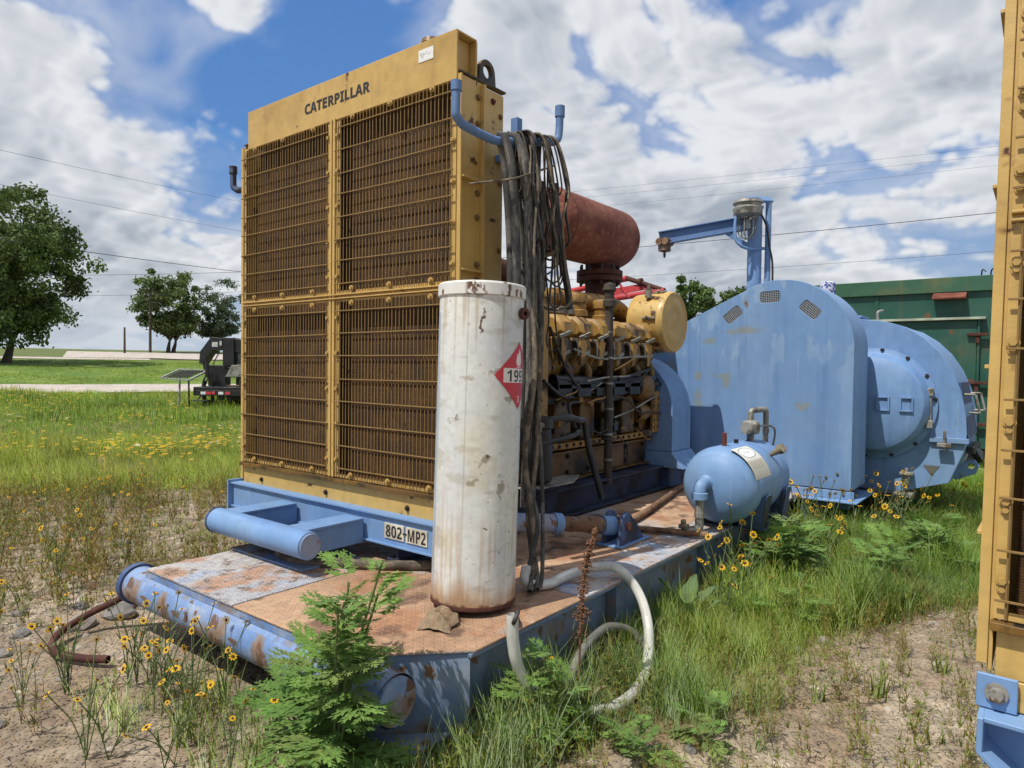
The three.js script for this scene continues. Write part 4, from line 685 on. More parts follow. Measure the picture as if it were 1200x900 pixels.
// ---------------------------------------------------------------- mud pump
{
  const t = thing('mud_pump', 'blue mud pump housing with curved back and round cover with raised digits', 'pump', [8.5, 0.2, -1.5]);
  const prof = [[-3.3, 2.17], [-1.9, 2.17], [-1.58, 2.153], [-1.35, 2.12], [-1.16, 2.055], [-1.0, 1.94], [-0.87, 1.8], [-0.76, 1.62], [-0.68, 1.42], [-0.635, 1.2], [-0.62, 1.0], [-0.64, 0.82], [-0.76, 0.5], [-1.2, 0.36], [-3.3, 0.36]];
  part('side_plate', poX(prof, 8.0, 8.03, 0.004), M.blue, t);
  part('housing', poX(prof.map(([z, y]) => [z - 0.002, y - 0.002]), 8.032, 9.15, 0.02), M.blue, t);
  part('far_side_plate', poX(prof, 9.152, 9.18, 0.004), M.blue, t);
  const cz = -1.44, cy = 1.27;
  const cov = part('round_cover', [turned([8.0, cy, cz], [7.72, cy, cz], [[0.56, 0], [0.575, 0.01], [0.575, 0.035], [0.53, 0.045], [0.52, 0.05], [0.512, 0.12], [0.47, 0.19], [0.4, 0.22], [0, 0.225]], 64)], M.blue, t);
  for (let i = 0; i < 14; i++) { const a = i / 14 * Math.PI * 2 + 0.1; bolt([7.965, cy + 0.552 * Math.sin(a), cz + 0.552 * Math.cos(a)], [-1, 0, 0], 0.016, M.black, cov); }
  // raised outline digits: 1 6 0 0
  const w = 0.062, h = 0.15, k = 0.018, y0 = 1.2;
  const seg = (z0, z1, ya, yb) => b(7.757, 7.776, ya, yb, z0, z1, 0.003);
  const O = (z) => [seg(z, z + k, y0, y0 + h), seg(z + 2 * w - k, z + 2 * w, y0, y0 + h), seg(z + k, z + 2 * w - k, y0, y0 + k), seg(z + k, z + 2 * w - k, y0 + h - k, y0 + h)];
  part('raised_digit', seg(-1.72, -1.72 + k, y0, y0 + h), M.blue, cov);
  part('raised_digit', [seg(-1.62, -1.62 + k, y0, y0 + h), seg(-1.602, -1.498, y0, y0 + k), seg(-1.602, -1.498, y0 + h / 2 - 0.01, y0 + h / 2 + 0.008), seg(-1.602, -1.498, y0 + h - k, y0 + h), seg(-1.516, -1.498, y0 + k, y0 + h / 2 - 0.01)], M.blue, cov);
  part('raised_digit', O(-1.385), M.blue, cov); part('raised_digit', O(-1.175), M.blue, cov);
  part('latch', [bar([7.93, 1.4, -0.93], [7.93, 1.08, -0.93], 0.03, 0.03), b(7.9, 7.95, 1.36, 1.44, -0.96, -0.9, 0.006), b(7.9, 7.95, 1.04, 1.12, -0.96, -0.9, 0.006)], M.galv, cov);
  part('split_flange', b(7.96, 7.998, 0.9, 0.95, -0.93, -0.6), M.blue, t);
  const lb = part('latch_bolt', [bar([7.94, 0.82, -0.8], [7.94, 1.02, -0.8], 0.025, 0.025), b(7.9, 7.96, 0.86, 0.9, -0.86, -0.74, 0.005)], M.galv, t);
  part('latch_bolt', [bar([7.94, 0.4, -1.12], [7.94, 0.62, -1.12], 0.03, 0.03), b(7.9, 7.99, 0.55, 0.58, -1.18, -1.06, 0.005)], M.galv, t);
  part('triangle_label', poX([[-0.98, 0.66], [-0.84, 0.66], [-0.91, 0.56]], 7.994, 7.998, 0), M.grey, t);
  part('lifting_lug', poX([[-0.72, 0.5], [-0.56, 0.58], [-0.53, 0.66], [-0.57, 0.72], [-0.66, 0.7], [-0.8, 0.52]], 8.3, 8.33, 0.003, [arc(-0.6, 0.65, 0.03, 360, 0, 10)]), M.blue, t);
  // hatch on the curved back with bar handles
  const hz = -0.66;
  part('back_hatch', [bar([8.5, 0.95, -0.61], [8.5, 1.5, -0.7], 0.9, 0.02)], M.darkblue, t);
  for (const x of [8.15, 8.8]) part('hatch_handle', tube([[x, 1.38, -0.66], [x, 1.38, -0.57], [x, 1.2, -0.53], [x, 1.2, -0.62]], 0.012, 20, 8, false, 0.05), M.galv, t);
  // fittings on top
  part('top_hatch', [b(8.1, 8.5, 2.175, 2.2, -1.95, -1.6), b(8.2, 8.3, 2.2, 2.22, -1.8, -1.7)], M.blue, t);
  part('filler_neck', c([8.3, 2.17, -2.0], [8.3, 2.32, -2.0], 0.045, 0.045, 14), M.rust, t);
  part('taped_cap', [turned([8.3, 2.3, -2.0], [8.3, 2.62, -2.0], [[0.04, 0], [0.06, 0.02], [0.065, 0.12], [0.085, 0.2], [0.08, 0.29], [0.05, 0.31], [0, 0.312]], 18)], mat({ map: paint(256, { seed: 301, a: [230, 230, 236], b: [220, 222, 230], chip: 0.6, rust: [40, 60, 150], dirtAmt: 0, streak: 0, dirt: [200, 200, 210] }), size: 0.4, rough: 0.4 }), t);
  part('vent_pipe', tube([[8.4, 2.17, -1.5], [8.4, 2.25, -1.5], [8.45, 2.27, -1.46]], 0.015, 12, 8), M.galv, t);
  part('support_skid', [b(7.8, 9.3, 0.12, 0.36, -3.2, -1.15), b(7.9, 9.2, 0.08, 0.12, -3.2, -0.95)], M.black, t);
  part('drain_flange', c([7.75, 0.5, -1.9], [8.0, 0.5, -1.9], 0.12, 0.12, 20), M.black, t);
  part('sill_plate', b(7.85, 8.05, 0.33, 0.37, -1.45, -1.05), M.galv, t);
  part('rear_fitting', [turned([8.45, 0.75, -0.6], [8.45, 0.8, -0.5], [[0, 0], [0.09, 0], [0.1, 0.06], [0, 0.1]], 14), bar([8.2, 0.82, -0.6], [8.9, 0.82, -0.6], 0.07, 0.07)], M.black, t);
}
// ---------------------------------------------------------------- air tank
{
  const t = thing('air_tank', 'small blue pressure tank lying on legs at the deck edge', 'tank', [5.41, 0.4, -1.94]);
  const y = 0.725, z = -1.94, r = 0.293;
  part('shell', [turned([4.87, y, z], [5.95, y, z], [[0, 0], [0.1, 0.006], [0.18, 0.03], [0.24, 0.07], [0.275, 0.115], [r, 0.17], [r, 0.91], [0.275, 0.965], [0.24, 1.01], [0.18, 1.05], [0.1, 1.074], [0, 1.08]], 56)], M.blue, t);
  for (const x of [5.2, 5.68]) part('leg', [poX([[z + 0.1, 0.404], [z + 0.27, 0.404], [z + 0.31, 0.66], [z + 0.12, 0.47]], x - 0.07, x - 0.06, 0.002), poX([[z + 0.1, 0.404], [z + 0.27, 0.404], [z + 0.31, 0.66], [z + 0.12, 0.47]], x + 0.06, x + 0.07, 0.002), b(x - 0.07, x + 0.07, 0.402, 0.412, z - 0.2, z + 0.3), poX([[z + 0.27, 0.414], [z + 0.28, 0.414], [z + 0.32, 0.66], [z + 0.31, 0.66]], x - 0.058, x + 0.058, 0.001), poX([[z - 0.02, 0.404], [z - 0.22, 0.404], [z - 0.27, 0.6], [z - 0.1, 0.47]], x - 0.07, x + 0.07, 0.002)], M.darkblue, t);
  const nx = -0.36;
  part('outlet_pipe', [turned([4.9, y + 0.03, z - 0.05], [4.8, y + 0.03, z - 0.045], [[0.06, 0], [0.06, 0.03], [0.045, 0.04], [0.045, 0.1]], 18), tube([[4.84, y + 0.03, z - 0.045], [4.77, y + 0.03, z - 0.04], [4.745, y - 0.0, z - 0.04], [4.745, y - 0.06, z - 0.04]], 0.045, 20, 14), turned([4.745, y - 0.02, z - 0.04], [4.745, y - 0.08, z - 0.04], [[0.045, 0], [0.058, 0.005], [0.058, 0.05], [0.03, 0.06]], 16)], M.blue, t);
  part('drop_pipe', [c([4.745, 0.44, z - 0.04], [4.745, y - 0.06, z - 0.04], 0.03, 0.03, 14), c([4.745, 0.52, z - 0.04], [4.745, 0.56, z - 0.04], 0.037, 0.037, 10), tube([[4.745, 0.5, z - 0.04], [4.74, 0.45, z - 0.04], [4.7, 0.435, z - 0.05], [4.6, 0.435, z - 0.09]], 0.032, 16, 12)], M.galv, t);
  part('drain_valve', [c([4.6, 0.42, z - 0.09], [4.58, 0.52, z - 0.09], 0.02, 0.02, 8), b(4.56, 4.62, 0.46, 0.49, z - 0.12, z - 0.06, 0.004)], M.brass, t);
  part('top_plug', c([5.1, y + r - 0.01, z], [5.1, y + r + 0.1, z], 0.02, 0.018, 10), M.rust, t);
  part('small_plug', c([5.35, y + r - 0.01, z], [5.35, y + r + 0.03, z], 0.018, 0.018, 8), M.black, t);
  part('regulator', [turned([5.62, y + r + 0.02, z + 0.02], [5.62, y + r + 0.19, z + 0.02], [[0.02, 0], [0.02, 0.03], [0.065, 0.04], [0.075, 0.07], [0.075, 0.12], [0.06, 0.14], [0.02, 0.15], [0.02, 0.17]], 20), c([5.62, y + r - 0.02, z + 0.02], [5.62, y + r + 0.05, z + 0.02], 0.03, 0.03, 10), c([5.54, y + r + 0.11, z + 0.02], [5.52, y + r + 0.11, z + 0.02], 0.05, 0.05, 16)], M.galv, t);
  part('regulator_pipe', [tube([[5.62, y + r + 0.16, z + 0.02], [5.62, y + r + 0.235, z + 0.02], [5.64, y + r + 0.25, z + 0.03], [5.84, y + r + 0.25, z + 0.06], [5.87, y + r + 0.24, z + 0.06], [5.875, y + r + 0.2, z + 0.06], [5.875, y + r - 0.1, z + 0.06]], 0.024, 60, 12, false, 0.1), c([5.875, y + r + 0.05, z + 0.06], [5.875, y + r + 0.09, z + 0.06], 0.03, 0.03, 8), tube([[5.72, y + r + 0.11, z + 0.04], [5.9, y + r + 0.11, z + 0.08], [6.0, y + r + 0.06, z + 0.1], [6.0, y + r - 0.1, z + 0.08]], 0.009, 30, 6)], M.galv, t);
  part('gauge', [c([5.52, y + 0.2, z + 0.21], [5.5, y + 0.25, z + 0.29], 0.016, 0.03, 10), c([5.5, y + 0.25, z + 0.29], [5.49, y + 0.27, z + 0.32], 0.038, 0.038, 14)], M.brass, t);
  // curved maker's plate with an oval emblem and faint lines
  const cv = document.createElement('canvas'); cv.width = 256; cv.height = 384; const q = cv.getContext('2d');
  q.fillStyle = '#d6d2c6'; q.fillRect(0, 0, 256, 384); q.fillStyle = '#b9b3a2'; q.fillRect(0, 190, 256, 194);
  q.fillStyle = '#f0efea'; q.strokeStyle = '#3a3f48'; q.lineWidth = 6; q.beginPath(); q.ellipse(128, 92, 100, 68, 0, 0, 7); q.fill(); q.stroke();
  q.strokeStyle = '#555c66'; q.lineWidth = 5; for (let i = 0; i < 3; i++) { q.beginPath(); q.moveTo(78 + i * 34, 104); q.lineTo(92 + i * 34, 76); q.lineTo(104 + i * 34, 106); q.stroke(); }
  q.lineWidth = 4; q.strokeStyle = '#80796a'; for (let i = 0; i < 5; i++) { q.beginPath(); q.moveTo(30, 214 + i * 16); for (let k = 0; k < 24; k++) q.lineTo(30 + k * 8, 214 + i * 16 + ((k * 7 + i * 3) % 5)); q.stroke(); }
  const tx = new THREE.CanvasTexture(cv); tx.colorSpace = THREE.SRGBColorSpace;
  const pos = [], uv = [], nor = [], idx = [], N = 14;
  for (let j = 0; j <= N; j++) for (let i = 0; i <= N; i++) { const a = (72 - 58 * (1 - j / N)) * Math.PI / 180, x = 4.98 + 0.34 * i / N, R = r + 0.003; pos.push(x, y + R * Math.sin(a), z + R * Math.cos(a)); nor.push(0, Math.sin(a), Math.cos(a)); uv.push(i / N, j / N); if (i < N && j < N) { const o = j * (N + 1) + i; idx.push(o, o + 1, o + N + 1, o + 1, o + N + 2, o + N + 1); } }
  const g = new THREE.BufferGeometry(); g.setAttribute('position', new THREE.Float32BufferAttribute(pos, 3)); g.setAttribute('normal', new THREE.Float32BufferAttribute(nor, 3)); g.setAttribute('uv', new THREE.Float32BufferAttribute(uv, 2)); g.setIndex(idx);
  part('maker_plate', flat(g), new THREE.MeshStandardMaterial({ map: tx, roughness: 0.5, side: THREE.DoubleSide }), t, true).userData.label = 'worn white plate with an oval emblem on the tank';
  t.scale.setScalar(1);
}
// pipes lying on the deck behind the bracket
tag(part('deck_pipe', tube([[4.35, 0.43, -2.45], [4.5, 0.428, -2.3], [4.62, 0.435, -1.86]], 0.022, 30, 10), M.pipe), 'thin rusty pipe lying on the deck beside the blue tank', 'pipe');
tag(part('deck_pipe', tube([[4.28, 0.43, -2.6], [4.7, 0.43, -2.5], [6.4, 0.44, -2.85]], 0.026, 40, 10), M.pipe), 'dark pipe lying along the deck behind the tank', 'pipe');
{
  const t = thing('support_leg', 'blue telescopic pipe leg lying towards a pierced bracket on the deck', 'support leg', [3.9, 0.4, -2.5]);
  part('outer_pipe', c([3.0, 0.66, -2.86], [3.72, 0.57, -2.52], 0.062, 0.062, 24), M.bluerust, t);
  part('inner_pipe', c([3.7, 0.572, -2.53], [4.08, 0.525, -2.34], 0.05, 0.05, 22), M.pipe, t);
  part('collar', c([3.68, 0.575, -2.54], [3.73, 0.569, -2.515], 0.07, 0.07, 22), M.blue, t);
  part('collar', c([4.02, 0.53, -2.37], [4.1, 0.52, -2.33], 0.066, 0.066, 22), M.blue, t);
  for (const dz of [-0.075, 0.045]) part('bracket_plate', poZ([[4.02, 0.404], [4.36, 0.404], [4.22, 0.56], ...arc(4.12, 0.545, 0.075, 20, 180, 10), [4.04, 0.5]], -2.3 + dz, -2.27 + dz, 0.004), M.darkblue, t);
  part('pin', c([4.12, 0.53, -2.39], [4.12, 0.53, -2.21], 0.028, 0.028, 14), M.rust, t);
  part('foot_plate', b(3.98, 4.42, 0.402, 0.41, -2.4, -2.2), M.blue, t);
}
// ---------------------------------------------------------------- jib crane and flood light
{
  const t = thing('jib_crane', 'slim blue jib crane with a small trolley at its tip', 'crane', [8.2, 2.2, -2.75]);
  part('post', [c([8.2, 0.4, -2.8], [8.2, 3.52, -2.8], 0.082, 0.082, 24), c([8.2, 3.52, -2.8], [8.2, 3.54, -2.8], 0.095, 0.095, 24)], M.blue, t);
  const a = [8.2, 3.36, -2.9], e = [7.98, 3.25, -3.93];
  const ang = Math.atan2(e[0] - a[0], e[2] - a[2]), tilt = Math.atan2(e[1] - a[1], Math.hypot(e[0] - a[0], e[2] - a[2])), Lb = Math.hypot(e[0] - a[0], e[1] - a[1], e[2] - a[2]);
  const beam = (dy, w, h) => b(-w / 2, w / 2, dy - h / 2, dy + h / 2, 0, Lb, 0.002).rotateX(-tilt).rotateY(ang).translate(...a);
  part('arm', [beam(0.075, 0.1, 0.014), beam(-0.075, 0.1, 0.014), beam(0, 0.012, 0.135)], M.rackblue, t);
  part('brace', bar([8.2, 3.06, -2.84], [8.15, 3.26, -3.12], 0.05, 0.05), M.blue, t);
  const tr = part('trolley', [b(7.93, 8.06, 3.08, 3.22, -3.93, -3.8, 0.02), c([7.9, 3.2, -3.9], [8.09, 3.2, -3.9], 0.045, 0.045, 14), c([7.9, 3.2, -3.82], [8.09, 3.2, -3.82], 0.045, 0.045, 14)], M.pipe, t);
  part('hook_ring', new THREE.TorusGeometry(0.04, 0.011, 8, 16).rotateY(0.6).translate(7.99, 3.05, -3.86), M.black, tr);
}
{
  const t = thing('flood_light', 'caged glass flood lamp hanging from a blue pipe frame', 'lamp', [8.0, 3.2, -2.75]);
  part('pipe_frame', [c([8.25, 2.3, -2.66], [8.25, 3.6, -2.66], 0.035, 0.035, 14), tube([[8.25, 3.6, -2.66], [8.24, 3.63, -2.68], [8.0, 3.6, -2.8], [7.92, 3.5, -2.9], [7.9, 3.3, -2.93], [7.9, 3.12, -2.92], [7.93, 3.04, -2.86], [8.05, 3.02, -2.8], [8.22, 3.04, -2.69]], 0.018, 80, 10, false, 0.3), bar([8.28, 3.61, -2.63], [7.98, 3.59, -2.82], 0.06, 0.04)], M.blue, t);
  part('lamp_housing', [turned([8.0, 3.58, -2.82], [8.0, 3.36, -2.82], [[0.05, 0], [0.16, 0.01], [0.17, 0.04], [0.15, 0.05], [0.15, 0.08], [0.17, 0.1], [0.16, 0.17], [0.1, 0.2], [0.1, 0.22]], 28)], M.galv, t);
  const gm = new THREE.MeshPhysicalMaterial({ color: 0xdde4e6, roughness: 0.15, transmission: 1, thickness: 0 });
  part('glass', [turned([8.0, 3.37, -2.82], [8.0, 3.17, -2.82], [[0.08, 0], [0.08, 0.15], [0.06, 0.19], [0, 0.2]], 24)], gm, t);
  part('bulb', [turned([8.0, 3.36, -2.82], [8.0, 3.22, -2.82], [[0.02, 0], [0.035, 0.05], [0.035, 0.1], [0, 0.12]], 14)], M.white, t);
  for (let i = 0; i < 6; i++) { const q = i * 1.047; part('cage_wire', tube([[8 + 0.1 * Math.cos(q), 3.37, -2.82 + 0.1 * Math.sin(q)], [8 + 0.1 * Math.cos(q), 3.2, -2.82 + 0.1 * Math.sin(q)], [8 + 0.05 * Math.cos(q), 3.14, -2.82 + 0.05 * Math.sin(q)], [8, 3.13, -2.82]], 0.007, 14, 5), M.galv, t); }
  part('supply_cord', tube([[8.0, 3.55, -2.75], [8.1, 3.3, -2.64], [8.18, 3.05, -2.62], [8.24, 2.85, -2.6], [8.26, 2.4, -2.6]], 0.012, 40, 6), M.blackrubber, t);
}
// ---------------------------------------------------------------- hoses and cables
{
  const r = rng(404);
  const hang = (name, label, cat, pts, rad, m, group) => { const o = part(name, tube(pts, rad, pts.length * 9, rad > 0.02 ? 10 : 7), m); return tag(o, label, cat, group); };
  hang('thick_hose', 'thick grey hose nearest the radiator hanging over the blue rack', 'hose', [[3.1, 1.3, -2.46], [3.1, 2.2, -2.46], [3.05, 2.75, -2.47], [2.985, 2.885, -2.46], [2.965, 2.885, -2.41], [2.985, 2.7, -2.37], [3.04, 2.2, -2.37], [3.06, 1.4, -2.38], [3.04, 0.9, -2.4]], 0.024, M.rubber);
  hang('thick_hose', 'thick pale grey hose hanging in front of the other thick hose', 'hose', [[3.17, 1.3, -2.42], [3.17, 2.2, -2.43], [3.11, 2.75, -2.46], [3.055, 2.895, -2.46], [3.06, 2.9, -2.4], [3.09, 2.7, -2.35], [3.11, 2.2, -2.34], [3.12, 1.5, -2.33], [3.1, 0.8, -2.34]], 0.025, mat({ map: T.rubber, size: 0.4, color: [1.35, 1.35, 1.35], rough: 0.8 }));
  hang('thick_hose', 'dark worn hose sagging to the deck behind the white cylinder', 'hose', [[3.12, 2.89, -2.46], [3.14, 2.92, -2.41], [3.17, 2.8, -2.36], [3.17, 2.45, -2.34], [3.18, 1.9, -2.3], [3.14, 1.5, -2.28], [3.1, 1.0, -2.28], [3.06, 0.7, -2.26], [3.0, 0.55, -2.2]], 0.02, mat({ map: T.rubber, size: 0.3, color: [1.1, 1.05, 0.95], rough: 0.9 }));
  const tan = mat({ map: T.rubber, size: 0.25, color: [1.65, 1.42, 1.08], rough: 0.85 }), gr2 = mat({ map: T.rubber, size: 0.3, color: [0.8, 0.75, 0.68], rough: 0.85 }), dark = M.rubber, blk = M.blackrubber;
  for (let i = 0; i < 22; i++) {
    const f = i / 21, xt = 3.07 + f * 0.29, y0 = 2.905 + (xt - 2.95) * 0.12, yb = [2.2, 2.1, 2.3, 1.74, 2.2, 2.35, 2.05, 1.78, 2.15, 2.25, 2.0, 2.3, 2.15, 1.7, 2.2, 1.97, 2.25, 2.1, 1.95, 2.3, 2.32, 2.12, 2.28, 1.9, 2.2, 2.26][i];
    const xl = xt - 0.01 + (r() - 0.5) * 0.12, xr = xt + 0.04 + r() * 0.24 * (0.4 + f), zf = -2.32 + (r() - 0.5) * 0.12, zb = -2.45 - r() * 0.05, j = () => (r() - 0.5) * 0.055;
    const pts = [[xt, y0 + 0.012, -2.405 - r() * 0.03], [xt - 0.01, y0 - 0.03, zf - 0.03], [xl + j(), y0 - 0.3, zf + j()], [xl + j(), (y0 + yb) / 2, zf + j()], [xl + 0.03, yb + 0.2, zf], [xl + 0.07, yb + 0.04, zf], [(xl + xr) / 2 + 0.03, yb, (zf + zb) / 2], [xr - 0.02, yb + 0.06, zb], [xr, yb + 0.25, zb], [xr - 0.05 + j(), (y0 + yb) / 2 + 0.1, zb + j()], [xt + 0.05, y0 - 0.25, zb], [xt + 0.015, y0 - 0.03, zb + 0.03]];
    const o = part('hanging_cable', tube(pts, 0.0052 + r() * 0.0032, 90, 7, true), i % 3 === 0 ? tan : i % 3 === 1 ? gr2 : i % 2 ? M.breather : blk);
    tag(o, i % 3 === 0 ? 'looped tan cable hanging among the bundle on the blue pipe rack' : 'looped dark cable hanging among the bundle on the blue pipe rack', 'cable', i % 3 === 0 ? 'tan cables looped over the rack' : 'dark cables looped over the rack');
  }
  // cables that run on down to the deck beside the cylinder
  for (let i = 0; i < 4; i++) {
    const x = 3.1 + i * 0.05, q = () => (r() - 0.5) * 0.1;
    hang('long_cable', ['long dark cable nearest the radiator running down behind the white cylinder', 'second long cable from the radiator running down to the deck', 'third long cable from the radiator running down to the deck', 'long cable nearest the engine running down to the deck'][i], 'cable', [[x, 2.9, -2.42], [x, 2.6, -2.36], [x + 0.02 + q(), 2.1, -2.32 + q()], [3.09 + i * 0.018 + q() * 0.5, 1.6, -2.3 + q()], [3.05 + i * 0.016 + q() * 0.5, 1.1, -2.28 + q()], [3.02 + i * 0.02, 0.75, -2.24 + q()], [2.98 + q(), 0.5, -2.16 + q()], [2.84 + i * 0.03, 0.43, -2.1]], i % 2 ? 0.012 : 0.016, i % 2 ? dark : tan, 'long cables down to the deck');
  }
  hang('tie_cord', 'thin pale cord tied round the hanging hoses', 'cord', [[2.86, 2.62, -2.57], [2.95, 2.63, -2.34], [3.12, 2.7, -2.31], [3.3, 2.78, -2.3]], 0.006, tan);
  // tail of the bundle bent under
  hang('frayed_cable_end', 'flat dark cable ends hanging lowest at the right of the bundle', 'cable', [[3.38, 2.7, -2.36], [3.44, 2.3, -2.34], [3.5, 2.08, -2.33], [3.53, 1.96, -2.33]], 0.022, blk);
  // on the deck
  hang('deck_hose', 'brown rubber hose lying curled on the deck under the bumper', 'hose', [[2.9, 0.43, -3.95], [2.6, 0.43, -3.9], [2.42, 0.43, -3.72], [2.4, 0.43, -3.5], [2.5, 0.43, -3.3], [2.7, 0.43, -3.0], [2.86, 0.43, -2.82], [3.1, 0.43, -2.66]], 0.028, mat({ map: T.rubber, size: 0.4, color: [1.25, 1.05, 0.8], rough: 0.85 }));
  hang('white_hose', 'long white hose looped over the deck edge down into the grass', 'hose', [[2.94, 0.52, -2.2], [2.9, 0.45, -2.17], [3.0, 0.43, -2.1], [3.16, 0.445, -2.08], [3.31, 0.47, -2.0], [3.41, 0.46, -1.9], [3.43, 0.33, -1.77], [3.31, 0.17, -1.65], [3.05, 0.06, -1.55], [2.78, 0.035, -1.54], [2.57, 0.06, -1.62], [2.45, 0.13, -1.74], [2.37, 0.26, -1.8], [2.33, 0.4, -1.81], [2.335, 0.52, -1.82]], 0.027, M.whitehose);
  hang('white_hose', 'second pale hose loop half buried in the grass below the deck', 'hose', [[2.5, 0.05, -1.66], [2.7, 0.1, -1.76], [2.95, 0.17, -1.83], [3.2, 0.2, -1.84], [3.36, 0.14, -1.78], [3.36, 0.05, -1.68], [3.2, 0.03, -1.6]], 0.024, mat({ map: T.smudge, size: 0.7, color: [0.22, 0.21, 0.18], rough: 0.7 }));
  hang('black_hose_tie', 'black cord knotted round the white hose at the deck corner', 'cord', [[2.42, 0.42, -1.9], [2.36, 0.46, -1.84], [2.31, 0.5, -1.79], [2.35, 0.53, -1.8], [2.4, 0.48, -1.86], [2.52, 0.415, -1.93], [2.56, 0.41, -1.98]], 0.01, blk);
  hang('rusty_cable', 'rusty steel cable curling on the soil at the nose of the skid', 'cable', [[1.86, 0.24, -4.35], [1.78, 0.16, -4.42], [1.62, 0.08, -4.5], [1.44, 0.035, -4.42], [1.36, 0.02, -4.22], [1.42, 0.02, -4.02], [1.5, 0.025, -3.88]], 0.021, M.darkrust);
}

// ---------------------------------------------------------------- red frame, container, trailer, poles, wires
{
  const t = thing('red_pipe_frame', 'red steel pipe frame standing behind the engine', 'frame', [9, 0, -5.4]);
  const P = { a: [9.0, 2.72, -6.5], b: [9.0, 2.93, -4.94], c: [9.05, 2.72, -4.36], d: [9.0, 2.6, -5.7], e: [9.0, 2.78, -5.9], f: [9.02, 2.82, -4.66] };
  part('top_pipe', c(P.a, P.b, 0.045, 0.045, 12), M.red, t);
  part('end_pipe', [c(P.b, P.c, 0.035, 0.035, 12), c([9.01, 2.86, -4.75], [9.01, 2.86, -4.7], 0.06, 0.06, 10)], M.darkrust, t);
  part('lower_pipe', c(P.d, P.c, 0.045, 0.045, 12), M.red, t);
  part('cross_plate', bar([9.0, 2.7, -5.6], [9.03, 2.8, -4.62], 0.1, 0.02, 1.57), M.red, t);
  for (const [x, y, z] of [[9.03, 2.7, -4.4], [9.0, 2.64, -4.8], [9.0, 2.62, -5.6], [9, 2.72, -6.4]]) part('upright', c([x, 0.3, z], [x, y, z], 0.032, 0.032, 10), M.red, t);
  part('brace', [c([9, 2.76, -6.2], [9, 2.62, -5.6], 0.03, 0.03, 10), c([9.0, 2.9, -5.1], [9, 2.64, -4.9], 0.02, 0.02, 8)], M.red, t);
}
{
  const X = 14, z0 = -4.2, z1 = 2.0, t = thing('green_container', 'weathered dark green steel container with a lighter roof rail and door', 'container', [X, 0, -1]);
  part('shell', b(X, X + 2.6, 0.3, 3.2, z0, z1, 0.02), M.green, t);
  const rail = mat({ map: T.green, size: 3, color: [1.35, 1.15, 0.9], rough: 0.7 });
  part('roof_rail', b(X - 0.07, X + 0.1, 2.98, 3.24, z0 - 0.03, z1 + 0.03, 0.01), rail, t);
  for (const [z, n] of [[-3.7, 0], [-2.55, 0], [-0.72, 0], [0.6, 0]]) part('panel_seam', b(X - 0.016, X - 0.002, 0.34, 2.97, z, z + 0.06, 0.003), M.green, t);
  part('vent_hood', [poZ([[X - 0.002, 3.0], [X - 0.25, 2.88], [X - 0.25, 2.86], [X - 0.002, 2.86]], -1.63, -1.14, 0.004)], M.rust, t);
  part('vent_panel', b(X - 0.012, X - 0.001, 2.62, 2.85, -1.58, -1.17, 0.002), M.green, t);
  part('door_header', b(X - 0.14, X - 0.018, 2.5, 2.54, -2.95, -0.86, 0.004), mat({ map: T.smudge, size: 0.8, color: [0.5, 0.55, 0.42], rough: 0.7 }), t);
  part('door', b(X - 0.05, X - 0.003, 0.4, 2.49, -2.8, -0.98, 0.008), M.green, t);
  part('door_jamb', b(X - 0.07, X - 0.003, 0.4, 2.49, -0.975, -0.94, 0.004), M.green, t);
  for (const y of [2.22, 1.4, 0.7]) part('hinge', [b(X - 0.12, X - 0.052, y, y + 0.05, -1.12, -0.82, 0.006), b(X - 0.1, X - 0.051, y - 0.12, y, -1.0, -0.94, 0.004)], M.darkrust, t);
  part('base_rail', b(X + 0.1, X + 2.5, 0.05, 0.3, z0, z1, 0.01), M.black, t);
  const r = rng(71); for (let i = 0; i < 6; i++) part('roof_weed', tube([[X + 0.02, 3.24, -0.95 + i * 0.13], [X, 3.3 + r() * 0.06, -0.93 + i * 0.13], [X - 0.02, 3.28 + r() * 0.1, -0.88 + i * 0.15]], 0.012, 8, 4), M.black, t);
}
